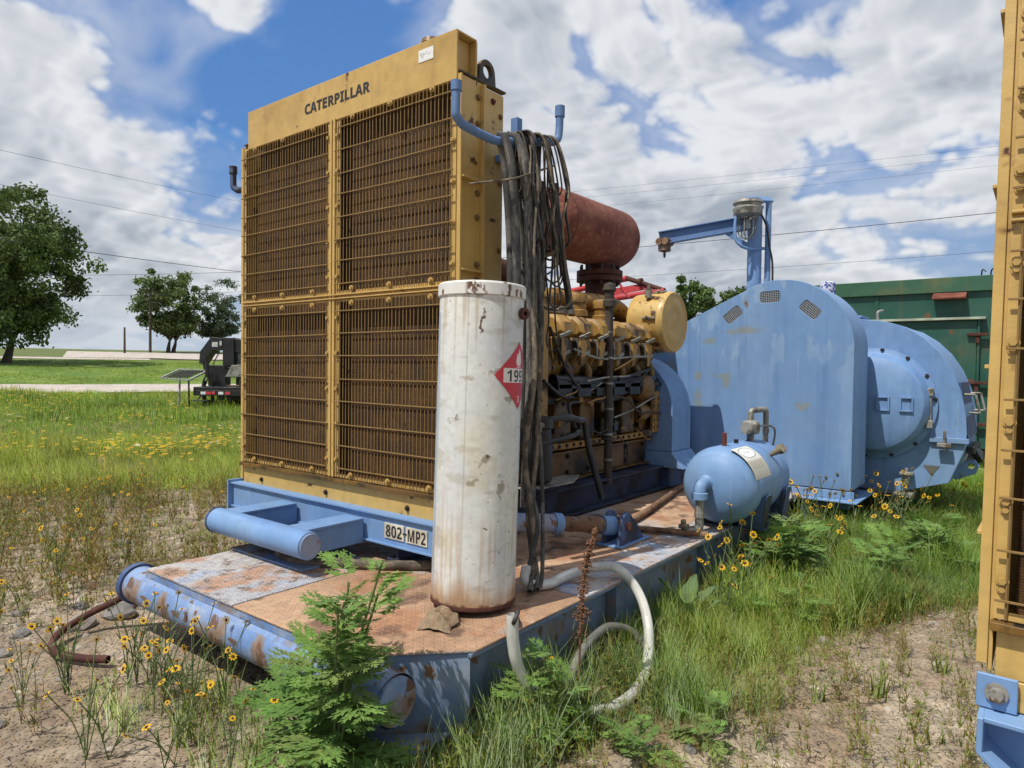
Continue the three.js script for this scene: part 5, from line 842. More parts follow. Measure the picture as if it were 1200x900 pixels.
{
  const t = thing('flatbed_trailer', 'black gooseneck flatbed trailer with red and white reflectors parked in tall grass', 'trailer', [10.24, H(10.24, -20.1), -20.1]);
  t.rotation.y = -51.5 * Math.PI / 180;
  const q = t.position.clone(), rot = t.rotation.y; t.position.set(0, 0, 0); t.rotation.y = 0; // build in its own frame: x along the bed, -z away from the viewer
  const y = 0.62;
  part('bed', b(-0.1, 7, y, y + 0.1, -2.3, 0, 0.01), M.black, t);
  part('side_rail', b(-0.1, 7, y - 0.16, y - 0.002, -0.06, 0.0, 0.006), M.black, t);
  const rf = [mat({ color: [0.55, 0.05, 0.06], rough: 0.3 }), mat({ color: [0.7, 0.7, 0.7], rough: 0.3 })];
  for (const [x, k] of [[0.12, 1], [0.28, 0], [0.65, 1], [0.85, 0], [1.6, 1], [1.76, 0]]) part('reflector', b(x, x + 0.15, y - 0.12, y - 0.04, 0.001, 0.006, 0.001), rf[k], t);
  part('neck_beam', b(0.7, 3.2, 1.78, 2.2, -1.35, -0.95, 0.01), M.black, t);
  part('neck_riser', [b(0.4, 0.75, 1.35, 2.24, -1.4, -0.9, 0.01), b(0.78, 0.84, 0.72, 1.78, -1.3, -1.0)], M.black, t);
  part('neck_head', poZ([[-0.35, 1.42], [-0.32, 1.8], [0.02, 2.26], [0.39, 2.22], [0.39, 1.86], [0.05, 1.84], [-0.22, 1.42]], -1.38, -0.92, 0.01), M.black, t);
  part('coupler', [c([-0.24, 1.15, -1.15], [-0.24, 1.45, -1.15], 0.07, 0.07, 12), b(-0.34, -0.14, 1.1, 1.18, -1.25, -1.05)], M.black, t);
  part('warning_label', [b(0.06, 0.24, 1.95, 2.1, -0.918, -0.914, 0.001), b(0.3, 0.36, 2.0, 2.14, -0.918, -0.914, 0.001)], M.white, t);
  part('landing_box', b(0.12, 0.62, 0.74, 1.38, -1.0, -0.5, 0.01), M.black, t);
  part('landing_jack', [c([0.05, 0.0, -0.4], [0.05, 0.9, -0.4], 0.05, 0.05, 10), c([0.3, 0.0, -0.4], [0.3, 0.9, -0.4], 0.05, 0.05, 10), b(-0.05, 0.4, 0.02, 0.05, -0.5, -0.3)], M.black, t);
  const tb = part('toolbox', poZ([[0.78, 1.02], [0.98, 1.38], [1.5, 1.42], [1.5, 1.05]], -0.8, -0.15, 0.01), M.galv, t);
  part('toolbox_frame', [bar([0.78, 0.72, -0.15], [0.78, 1.05, -0.15], 0.03, 0.03), bar([1.24, 0.72, -0.15], [1.24, 1.05, -0.15], 0.03, 0.03), bar([0.78, 1.03, -0.15], [1.3, 1.03, -0.15], 0.03, 0.03)], M.black, t);
  part('folded_strap', b(0.8, 1.2, 0.74, 0.78, -0.4, -0.2, 0.01), M.cloth, t);
  const rp = part('ramp', [bar([-1.02, 0.98, 0.1], [-0.18, 0.92, 0.1], 0.04, 0.05), bar([-0.78, 1.24, -0.6], [0.06, 1.2, -0.6], 0.04, 0.05), bar([-1.02, 0.98, 0.1], [-0.78, 1.24, -0.6], 0.04, 0.05), bar([-0.18, 0.92, 0.1], [0.06, 1.2, -0.6], 0.04, 0.05), bar([0.05, 1.18, -0.6], [0.5, 1.12, -0.6], 0.05, 0.05)], M.ramp, t);
  for (let i = 0; i < 7; i++) part('slat', bar([-0.88 + i * 0.1, 0.99, 0.05], [-0.66 + i * 0.1, 1.21, -0.55], 0.04, 0.02), M.black, rp);
  part('ramp_leg', c([-0.62, 0, -0.2], [-0.6, 1.05, -0.2], 0.03, 0.03, 10), M.ramp, t);
  part('ramp_leg', c([-0.2, 0, 0.05], [-0.2, 0.92, 0.08], 0.025, 0.025, 10), M.black, t);
  part('jack_crank', [c([0.18, 1.0, -0.3], [0.18, 1.5, -0.3], 0.06, 0.06, 10), bar([0.18, 1.4, -0.3], [0.02, 1.4, -0.25], 0.025, 0.025)], M.black, t);
  part('tail_light', b(0.46, 0.56, 0.5, 0.58, 0.002, 0.02, 0.004), rf[0], t);
  part('spare_hose', tube([[0.3, 1.75, -0.85], [0.2, 1.4, -0.7], [0.35, 1.2, -0.6], [0.7, 1.3, -0.7], [0.95, 1.25, -0.5]], 0.02, 30, 6), M.black, t);
  part('step_plate', b(-0.08, 0.4, 0.3, 0.33, 0.0, 0.2, 0.004), M.black, t);
  part('winch', [turned([0.9, 1.0, -1.1], [1.3, 1.0, -1.1], [[0, 0], [0.16, 0], [0.16, 0.04], [0.09, 0.05], [0.09, 0.35], [0.16, 0.36], [0.16, 0.4], [0, 0.4]], 16)], M.black, t);
  part('chain', [tube([[-0.24, 1.0, -1.1], [-0.28, 0.7, -1.0], [-0.12, 0.35, -0.7], [0.05, 0.3, -0.4]], 0.03, 20, 6), tube([[-0.05, 1.1, -1.0], [-0.2, 0.5, -0.8], [-0.24, 0.3, -0.6]], 0.025, 20, 6)], M.black, t);
  for (const x of [2.6, 3.6]) { const w = part('wheel', turned([x, 0.38, -0.35], [x, 0.38, -0.08], [[0.15, 0], [0.36, 0.02], [0.38, 0.06], [0.38, 0.22], [0.36, 0.26], [0.2, 0.27]], 28), M.blackrubber, t); part('rim', turned([x, 0.38, -0.2], [x, 0.38, -0.09], [[0, 0], [0.2, 0], [0.21, 0.1], [0.1, 0.06], [0, 0.06]], 20), M.galv, w); }
  part('under_frame', [b(0.4, 7, 0.3, 0.46, -1.9, -0.5, 0.01), bar([0.1, 0.3, -0.4], [0.7, 0.1, -0.2], 0.04, 0.04)], M.black, t);
  t.position.copy(q); t.rotation.y = rot;
}
for (const [s, k, h, r, label] of [[73, 0.0697, 6.6, 0.13, 'taller weathered utility pole standing before the middle tree'], [70, 0.0408, 2.3, 0.1, 'short wooden post left of the taller utility pole']]) {
  const [x, z] = fromST(s, s * k), y = H(x, z);
  const t = thing('utility_pole', label, 'pole', [x, y, z]);
  part('post', c([x, y - 0.2, z], [x, y + h, z], r, r * 0.75, 12), M.bark, t);
  part('cap', c([x, y + h, z], [x, y + h + 0.08, z], r * 0.8, r * 0.7, 12), M.grey, t);
}
{
  const W = (a, e, r, label, sag = 0.4, g) => { const A = A3(a), B = A3(e), pts = []; for (let i = 0; i <= 12; i++) { const u = i / 12, p = A.clone().lerp(B, u); p.y -= sag * 4 * u * (1 - u); pts.push(p); } tag(part('power_line', tube(pts, r, 40, 5), M.wire), label, 'power line', g); };
  W([-4.19, 9.6, -29.9], [37.71, 14.45, -49.65], 0.008, 'topmost thin power line crossing the sky left of the radiator');
  W([-4.83, 8.7, -30.67], [38.93, 11.7, -47.99], 0.008, 'second thin power line crossing the sky left of the radiator');
  W([-2.0, 7.1, -35.1], [50.31, 11.4, -65.86], 0.022, 'dark thick overhead cable running past the large tree');
  W([15.24, 9.1, -77.99], [41.69, 10.5, -44.42], 0.018, 'thin level wire just below the thick cable on the left');
  W([15.22, 7.2, -77.94], [41.67, 8.85, -44.38], 0.014, 'lowest thin wire behind the far trees on the left');
  W([32.3, 8.5, -33.63], [39.35, 9.3, 14.12], 0.016, 'dark overhead cable passing behind the jib crane');
  W([36.02, 7.5, -35.34], [44.74, 8.3, 14.53], 0.009, 'lowest thin wire passing behind the jib crane');
  W([30.61, 13, -48.91], [51.57, 14.45, 21.35], 0.006, 'uppermost of the three fine wires above the crane');
  W([30.6, 12.55, -48.89], [51.56, 14.0, 21.36], 0.006, 'middle one of the three fine wires above the crane');
  W([33.88, 12.4, -46.34], [51.77, 13.7, 20.02], 0.006, 'lower one of the three fine wires above the crane');
}
// ---------------------------------------------------------------- trees
const foliage = leafmat(0.1, 0.145, 0.045, 0.4);
function tree(s, k, hgt, rad, seed, label, opt = {}) {
  const [x, z] = opt.at ?? fromST(s, s * k), y = H(x, z) - 0.05, r = rng(seed), t = thing('tree', label, 'tree', [x, y, z]);
  const limbs = [], tips = [], base = opt.base ?? 0.16;
  const grow = (p, d, len, rr, depth) => {
    const pts = [p.clone()]; let q = p.clone(), v = d.clone();
    for (let i = 0; i < 3; i++) { v.add(V((r() - 0.5) * 0.35, (r() - 0.3) * 0.15, (r() - 0.5) * 0.35)).normalize(); q = q.clone().addScaledVector(v, len / 3); pts.push(q); }
    for (let i = 0; i < 3; i++) limbs.push(c(pts[i], pts[i + 1], rr * (1 - i * 0.2), rr * (0.8 - i * 0.2), depth > 2 ? 5 : 8, true));
    if (depth >= 4 || rr < 0.015) { tips.push(q); return; }
    const n = depth === 0 ? 5 : 3;
    for (let i = 0; i < n; i++) { const a = i / n * 6.28 + r() * 1.5, up = depth === 0 ? 0.75 : 0.3 + r() * 0.4; grow(depth && r() < 0.4 ? pts[2] : q, V(Math.cos(a), up, Math.sin(a)).normalize().lerp(v, 0.25).normalize(), len * (0.62 + r() * 0.2), rr * 0.55, depth + 1); }
    if (depth > 1) tips.push(q);
  };
  const trunks = opt.trunks ?? 1;
  for (let i = 0; i < trunks; i++) grow(V(x + (i - (trunks - 1) / 2) * rad * 0.14, y, z), V((i - (trunks - 1) / 2) * 0.3, 1, (r() - 0.5) * 0.2).normalize(), hgt * base, hgt * 0.028, 0);
  part('trunk', limbs, M.bark, t);
  // leaf clumps fill an uneven crown round the branch tips
  const pos = [], col = [], N = opt.clumps ?? 60, per = opt.per ?? 260, L = opt.leaf ?? 0.2, cy = y + hgt * (opt.mid ?? 0.58), ry = hgt * (opt.tall ?? 0.44);
  const clumps = tips.map((p) => p);
  for (let i = 0; i < N; i++) { let a = r() * 6.28, u = r() * 2 - 1, m = Math.pow(r(), 0.4); const w = Math.sqrt(1 - u * u), lob = 0.78 + 0.34 * fbm(Math.cos(a) * 1.7 + seed, Math.sin(a) * 1.7 + u * 2 + 9, 0, 2, seed & 63); clumps.push(V(x + Math.cos(a) * w * rad * m * lob, cy + u * ry * m * lob, z + Math.sin(a) * w * rad * m * lob)); }
  for (const cp of clumps) {
    const e = cp.clone(); const cr = rad * (0.07 + r() * 0.13), tone = 0.55 + r() * 0.95, n = Math.round(per * (0.4 + r() * 0.8));
    for (let i = 0; i < n; i++) {
      const d = V(r() - 0.5, (r() - 0.5) * 0.75, r() - 0.5).normalize().multiplyScalar(cr * Math.pow(r(), 0.45) * (r() < 0.08 ? 1.5 : 1)).add(e);
      if (d.y < y + hgt * (opt.floor ?? 0.16)) continue;
      const a = V(r() - 0.5, r() - 0.8, r() - 0.5).normalize().multiplyScalar(L * (0.6 + r() * 0.8)), bb = V(r() - 0.5, r() - 0.5, r() - 0.5).cross(a).normalize().multiplyScalar(L * 0.32), m = d.clone().addScaledVector(a, 0.5), tip = d.clone().add(a);
      pos.push(...d.toArray(), ...m.clone().add(bb).toArray(), ...tip.toArray(), ...d.toArray(), ...tip.toArray(), ...m.sub(bb).toArray());
      const tn = tone * (0.75 + r() * 0.5), wm = 0.9 + r() * 0.25; for (let k2 = 0; k2 < 6; k2++) col.push(tn * wm, tn, tn * 0.85);
    }
  }
  const g = new THREE.BufferGeometry(); g.setAttribute('position', new THREE.Float32BufferAttribute(pos, 3)); g.setAttribute('color', new THREE.Float32BufferAttribute(col, 3)); g.computeVertexNormals();
  g.translate(-x, -y, -z); const o = new THREE.Mesh(g, opt.m ?? foliage); o.name = 'crown'; o.castShadow = o.receiveShadow = true; t.add(o);
  return t;
}
tree(50, -0.088, 10.6, 5.0, 501, 'large dense dark green tree at the left edge of the photo', { clumps: 190, per: 200, leaf: 0.24, mid: 0.55, tall: 0.47, floor: 0.1, trunks: 2, base: 0.15 });
tree(75, 0.0935, 8.6, 3.6, 502, 'middle rounded tree standing behind the taller utility pole', { clumps: 120, per: 120, leaf: 0.26, mid: 0.6, tall: 0.38, floor: 0.17, trunks: 2 });
tree(76, 0.151, 8.2, 2.9, 503, 'loose airy blue green tree beside the black trailer', { clumps: 85, per: 80, leaf: 0.24, mid: 0.55, tall: 0.46, floor: 0.14, m: leafmat(0.085, 0.12, 0.07, 0.3) });
tree(0, 0, 7.3, 2.6, 504, 'leafy green tree showing between the air cleaner and the chain guard', { at: [43, -18.6], clumps: 70, per: 200, leaf: 0.24, mid: 0.6, tall: 0.42, m: leafmat(0.1, 0.16, 0.045, 0.35) });
tree(0, 0, 6.6, 2.2, 505, 'smaller green tree just behind the top of the chain guard', { at: [45, -16.6], clumps: 50, per: 180, leaf: 0.24, mid: 0.6, tall: 0.42, m: leafmat(0.1, 0.16, 0.045, 0.35) });

// ---------------------------------------------------------------- grass, weeds, flowers
const UP = V(0, 1, 0);
// a tuft of bent tapering blades, for copying
function tuft(n, h, w, spread, bend, seed) {
  const r = rng(seed), pos = [], col = [], nor = [];
  for (let i = 0; i < n; i++) {
    const a = r() * 6.283, px = (r() - 0.5) * spread, pz = (r() - 0.5) * spread, hh = h * (0.5 + r() * 0.6), bd = bend * (0.3 + r()) * hh, dx = Math.cos(a), dz = Math.sin(a), sx = -dz, sz = dx, ww = w * (0.7 + r() * 0.6), tone = 0.75 + r() * 0.5, dry = r() < 0.08 ? 1 : 0;
    const pt = (u) => [px + dx * bd * u * u, hh * u * (1 - 0.18 * u * bend), pz + dz * bd * u * u];
    const rows = [0, 0.4, 0.75, 1].map((u) => [pt(u), ww * (1 - u * u) * 0.5]);
    const push = (q, sgn, k) => { pos.push(q[0][0] + sx * q[1] * sgn, q[0][1], q[0][2] + sz * q[1] * sgn); col.push(tone * (dry ? 1.6 : 1), tone * (dry ? 1.15 : 1), tone * (dry ? 1.2 : 1)); nor.push(dx * 0.6, 0.8, dz * 0.6); };
    for (let k = 0; k < 3; k++) { const A = rows[k], B = rows[k + 1]; push(A, -1); push(A, 1); push(B, 1); if (k < 2) { push(A, -1); push(B, 1); push(B, -1); } }
  }
  const g = new THREE.BufferGeometry(); g.setAttribute('position', new THREE.Float32BufferAttribute(pos, 3)); g.setAttribute('color', new THREE.Float32BufferAttribute(col, 3)); g.setAttribute('normal', new THREE.Float32BufferAttribute(nor, 3));
  return g;
}
// a wiry weed: thin branching stems with a few small leaves
function weed(n, h, seed, leafy = 0.5) {
  const r = rng(seed), pos = [], col = [];
  const strip = (a, e, w, tint) => { const d = V(r() - 0.5, 0, r() - 0.5).normalize().multiplyScalar(w); pos.push(a.x - d.x, a.y, a.z - d.z, a.x + d.x, a.y, a.z + d.z, e.x, e.y, e.z); for (let i = 0; i < 3; i++) col.push(...tint); };
  for (let i = 0; i < n; i++) {
    let p = V((r() - 0.5) * 0.1, 0, (r() - 0.5) * 0.1), d = V((r() - 0.5) * 0.6, 1, (r() - 0.5) * 0.6).normalize(); const L = h * (0.6 + r() * 0.5);
    for (let k = 0; k < 4; k++) {
      const q = p.clone().addScaledVector(d, L / 4); strip(p, q.clone().addScaledVector(d, L * 0.04), 0.0022, [1.1, 0.75, 0.55]);
      if (r() < 0.8) { const s = d.clone().add(V(r() - 0.5, 0.2, r() - 0.5).multiplyScalar(1.6)).normalize(); strip(q, q.clone().addScaledVector(s, L * 0.3), 0.0016, [1.0, 0.75, 0.55]); }
      for (let l = 0; l < 3; l++) if (r() < leafy) { const s = V(r() - 0.5, r() * 0.6, r() - 0.5).normalize(); strip(q, q.clone().addScaledVector(s, 0.03 + r() * 0.04), 0.006, [0.75, 1.0, 0.5]); }
      d = d.clone().add(V((r() - 0.5) * 0.5, 0, (r() - 0.5) * 0.5)).normalize(); p = q;
    }
  }
  const g = new THREE.BufferGeometry(); g.setAttribute('position', new THREE.Float32BufferAttribute(pos, 3)); g.setAttribute('color', new THREE.Float32BufferAttribute(col, 3)); g.computeVertexNormals(); return g;
}
const inSkid = (x, z, m = 0.03) => x > 1.7 - m && x < 9.7 && z > -4.4 - m && z < -1.86 + m;
function scatter(name, label, geos, m, spots) { // spots: [x, z, scale, tint, dy?]
  const by = geos.map(() => []); const r = rng(name.length * 97 + spots.length);
  for (const s of spots) by[Math.floor(r() * geos.length)].push(s);
  const M4 = new THREE.Matrix4(), q = new THREE.Quaternion(), q2 = new THREE.Quaternion(), C = new THREE.Color();
  const holder = new THREE.Group(); holder.name = name; stuff(holder); holder.userData.label = label; scene.add(holder);
  geos.forEach((g, k) => {
    if (!by[k].length) return;
    const o = new THREE.InstancedMesh(g, m, by[k].length); o.name = name + '_patch'; stuff(o);
    by[k].forEach(([x, z, sc, tint, dy], i) => { q.setFromAxisAngle(UP, r() * 6.283); q2.setFromAxisAngle(V(r() - 0.5, 0, r() - 0.5).normalize(), r() * 0.25); M4.compose(V(x, H(x, z) - 0.005 + (dy ?? 0), z), q2.multiply(q), V(sc, sc * (0.8 + r() * 0.4), sc)); o.setMatrixAt(i, M4); o.setColorAt(i, C.setRGB(...tint)); });
    o.castShadow = o.receiveShadow = true; holder.add(o);
  });
}
const bladeM = leafmat(0.31, 0.41, 0.045, 0.42), weedM = leafmat(0.26, 0.235, 0.12, 0.2);
{
  const r = rng(900), tall = [0, 1, 2, 3].map((i) => tuft(12, 0.42, 0.0072, 0.16, 0.5, 910 + i)), low = [0, 1, 2].map((i) => tuft(10, 0.2, 0.008, 0.14, 0.8, 920 + i)), big = [0, 1, 2].map((i) => tuft(16, 0.55, 0.02, 0.5, 0.5, 930 + i));
  const A = [], B = [], C = [], D = [];
  const tint = (x, z) => { const n = fbm(x * 0.7 + 5, z * 0.7 + 5, 0, 3, 55), d = fbm(x * 0.25 + 15, z * 0.25 + 5, 0, 3, 65); const k = 0.55 + n * 0.95, y = sst(0.45, 0.7, d); return [k * mix(0.86, 1.08, y), k * mix(1, 1.02, y), k * mix(0.9, 0.85, y)]; };
  for (let i = 0; i < 90000; i++) { // meadow beyond the bare yard
    const s = 8 + 20.5 * Math.pow(r(), 0.8), t = s * (r() * 1.25 - 0.38), [x, z] = fromST(s, t); if (inSkid(x, z)) continue;
    const g = green(x, z); if (r() > g * (s < 16 ? 0.75 : 0.6)) continue;
    const seedy = r() < 0.07; const hump = (seedy ? 1.6 : 1) * sst(0.38, 0.62, fbm(x * 0.45 + 3, z * 0.45, 0, 3, 25));
    if (s > 15) { if (r() < 0.4) D.push([x, z, (0.28 + r() * 0.3) * mix(0.7, 1.3, hump), tint(x, z)]); } else A.push([x, z, (0.5 + r() * 0.6) * mix(0.5, 1.15, hump) * mix(0.55, 1, sst(9, 12, s)), seedy ? [1.5, 1.05, 1.4] : tint(x, z)]);
  }
  scatter('meadow_grass', 'tall yellow green grass of the meadow left of the machine', tall, bladeM, A);
  scatter('far_meadow_grass', 'taller grass farther out towards the gravel road', big, bladeM, D);
  const E = [];
  for (let i = 0; i < 46000; i++) { // strip along the near side of the skid
    const x = 2.0 + Math.pow(r(), 0.9) * 9.5, z = -1.9 + r() * 3.2; if (inSkid(x, z, -0.02)) continue;
    const g = green(x, z); if (r() > g * 0.7 || (x > 7 && r() < 0.3)) continue;
    const n = fbm(x * 1.6, z * 1.6 + 8, 0, 3, 35); const near = x < 3.7 && z > -1.78 ? (r() < 0.3 ? 0 : 0.62) : x < 4.4 ? 0.8 : 1; if (!near) continue;
    E.push([x, z, (0.45 + r() * 0.55) * mix(0.6, 1.15, sst(0.35, 0.65, n)) * near, tint(x * 2, z * 2).map((v, k) => v * [1.05, 1.12, 0.95][k])]);
  }
  scatter('skid_side_grass', 'bright green grass growing along the near side of the skid', tall, bladeM, E);
  for (let i = 0; i < 5200; i++) { const x = -1 + r() * 13, z = -12 + r() * 13; if (inSkid(x, z) || Math.hypot(x, z) < 1.2) continue; const n = fbm(x * 0.8 + 61, z * 0.8, 0, 3, 75); if (r() > sst(0.46, 0.72, n) * 0.9 + 0.03) continue; B.push([x, z, 0.3 + r() * 0.6, tint(x, z).map((v) => v * 0.95)]); }
  scatter('short_grass', 'scattered short grass tufts on the sandy soil', low, bladeM, B);
  const LW = []; for (let i = 0; i < 15000; i++) { const s = 32.5 + r() * 24, t = s * (r() * 0.5 - 0.2), [x, z] = fromST(s, t); const n = fbm(x * 0.3, z * 0.3 + 50, 0, 3, 15); if (r() > sst(0.3, 0.65, n)) continue; LW.push([x, z, 0.5 + r() * 0.6, tint(x * 0.5, z * 0.5)]); }
  scatter('lawn_grass', 'uneven mown grass of the lawn before the trees', low, bladeM, LW);
  const wd = [0, 1, 2, 3].map((i) => weed(7, 0.3, 950 + i, 0.45));
  for (let i = 0; i < 9000; i++) { const s = 3.2 + r() * 7.2, t = s * (r() * 0.9 - 0.32), [x, z] = fromST(s, t); if (inSkid(x, z)) continue; const n = fbm(x * 0.7 + 1, z * 0.7, 0, 3, 85), band = sst(4.6, 6.2, s) * 0.34 + 0.08; if (r() > band * sst(0.34, 0.6, n)) continue; C.push([x, z, 0.45 + r() * 0.65, [0.9 + r() * 0.4, 0.85 + r() * 0.3, 0.8]]); }
  for (let i = 0; i < 900; i++) { const x = 1.2 + r() * 9, z = -1.95 + r() * 1.9; if (inSkid(x, z)) continue; C.push([x, z, 0.35 + r() * 0.5, [1, 1, 0.8]]); }
  scatter('dry_weeds', 'wiry reddish brown weeds thinly covering the yard soil', wd, weedM, C);
  // front corner: mixed low growth round the nose pipe
  const F = []; for (let i = 0; i < 420; i++) { const x = 1.2 + r() * 1.0, z = -3.4 + r() * 2.0; if (inSkid(x, z, 0)) continue; if (r() > 0.55) continue; F.push([x, z, 0.3 + r() * 0.45, tint(x, z)]); }
  for (let i = 0; i < 170; i++) { const x = 1.85 + r() * 0.75, z = -1.98 + r() * 0.45; if (inSkid(x, z, -0.02)) continue; F.push([x, z, 0.45 + r() * 0.5, tint(x, z)]); }
  scatter('nose_grass', 'grass growing round the nose pipe of the skid', tall, bladeM, F);
}
// pebbles and stones
{
  const r = rng(1200);
  const rock = (seed, flatn) => { const g = new THREE.IcosahedronGeometry(1, 2), p = g.attributes.position; for (let i = 0; i < p.count; i++) { const x = p.getX(i), y = p.getY(i), z = p.getZ(i), q = 0.7 + 0.6 * fbm(x * 1.3 + seed, z * 1.3 + y * 1.7 + seed, 0, 3, seed & 63); p.setXYZ(i, x * q, y * q * flatn, z * q * 0.8); } g.computeVertexNormals(); return boxUV(flat(g)); };
  const peb = [0, 1, 2].map((i) => { const g = new THREE.IcosahedronGeometry(1, 1), p = g.attributes.position; for (let k = 0; k < p.count; k++) { const x = p.getX(k), y = p.getY(k), z = p.getZ(k), q = 0.75 + 0.5 * vn(x * 2 + i * 7 + 20, z * 2 + y * 3 + 20, 0, 8); p.setXYZ(k, x * q, y * q * 0.6, z * q); } g.computeVertexNormals(); return flat(g); });
  const S = []; for (let i = 0; i < 15000; i++) { const a = r(), x = -0.5 + r() * 9, z = -9 + r() * 9.6; if (inSkid(x, z) || Math.hypot(x, z) < 1.2) continue; const n = fbm(x * 0.9 + 3, z * 0.9, 0, 3, 95); if (r() > sst(0.35, 0.65, n) * 0.8 + 0.08) continue; const v = 0.7 + r() * 0.6; S.push([x, z, 0.004 + Math.pow(r(), 3.2) * 0.03, [v, v * 0.97, v * 0.92]]); }
  const pm = mat({ color: [0.36, 0.32, 0.27], rough: 0.95 });
  scatter('pebbles', 'small pebbles scattered over the bare soil', peb, pm, S);
  const rocks = [rock(31, 0.55), rock(45, 0.5), rock(52, 0.6)], rm = [mat({ color: [0.4, 0.36, 0.31], rough: 0.95, bump: T.pit, bumpSize: 0.2, bumpScale: 0.006 }), mat({ color: [0.3, 0.28, 0.26], rough: 0.95, bump: T.pit, bumpSize: 0.2, bumpScale: 0.006 })];
  const spots = [[1.62, -4.62, 0.09], [1.86, -4.62, 0.1], [1.95, -4.75, 0.07], [1.35, -4.75, 0.055], [1.2, -4.5, 0.05], [1.75, -4.95, 0.05], [1.45, -5.1, 0.045], [1.0, -4.9, 0.05], [2.2, -5.3, 0.04], [1.15, -5.6, 0.055], [1.9, -5.7, 0.05], [2.6, -6.4, 0.06], [1.6, -6.6, 0.05], [2.3, -7.2, 0.06], [3.2, -7.4, 0.05], [3.6, -8.0, 0.07], [1.3, -3.9, 0.035], [0.95, -3.6, 0.03], [1.4, -3.3, 0.03], [3.3, -1.2, 0.035], [4.3, -1.0, 0.05], [3.9, -0.75, 0.03], [5.0, -0.8, 0.04], [2.7, -1.15, 0.03], [3.05, -1.32, 0.03]];
  spots.forEach(([x, z, s], i) => { const o = new THREE.Mesh(rocks[i % 3], rm[i % 2]); o.name = numbered('stone'); o.position.set(x, H(x, z) + s * 0.2, z); o.scale.setScalar(s); o.rotation.y = i * 2.1; o.castShadow = o.receiveShadow = true; scene.add(o); const left = z < -3; tag(o, left ? 'grey brown stone lying on the soil left of the skid nose' : 'small pale stone on the bare soil right of the skid', 'stone', left ? 'stones left of the skid' : 'stones right of the skid'); });
}
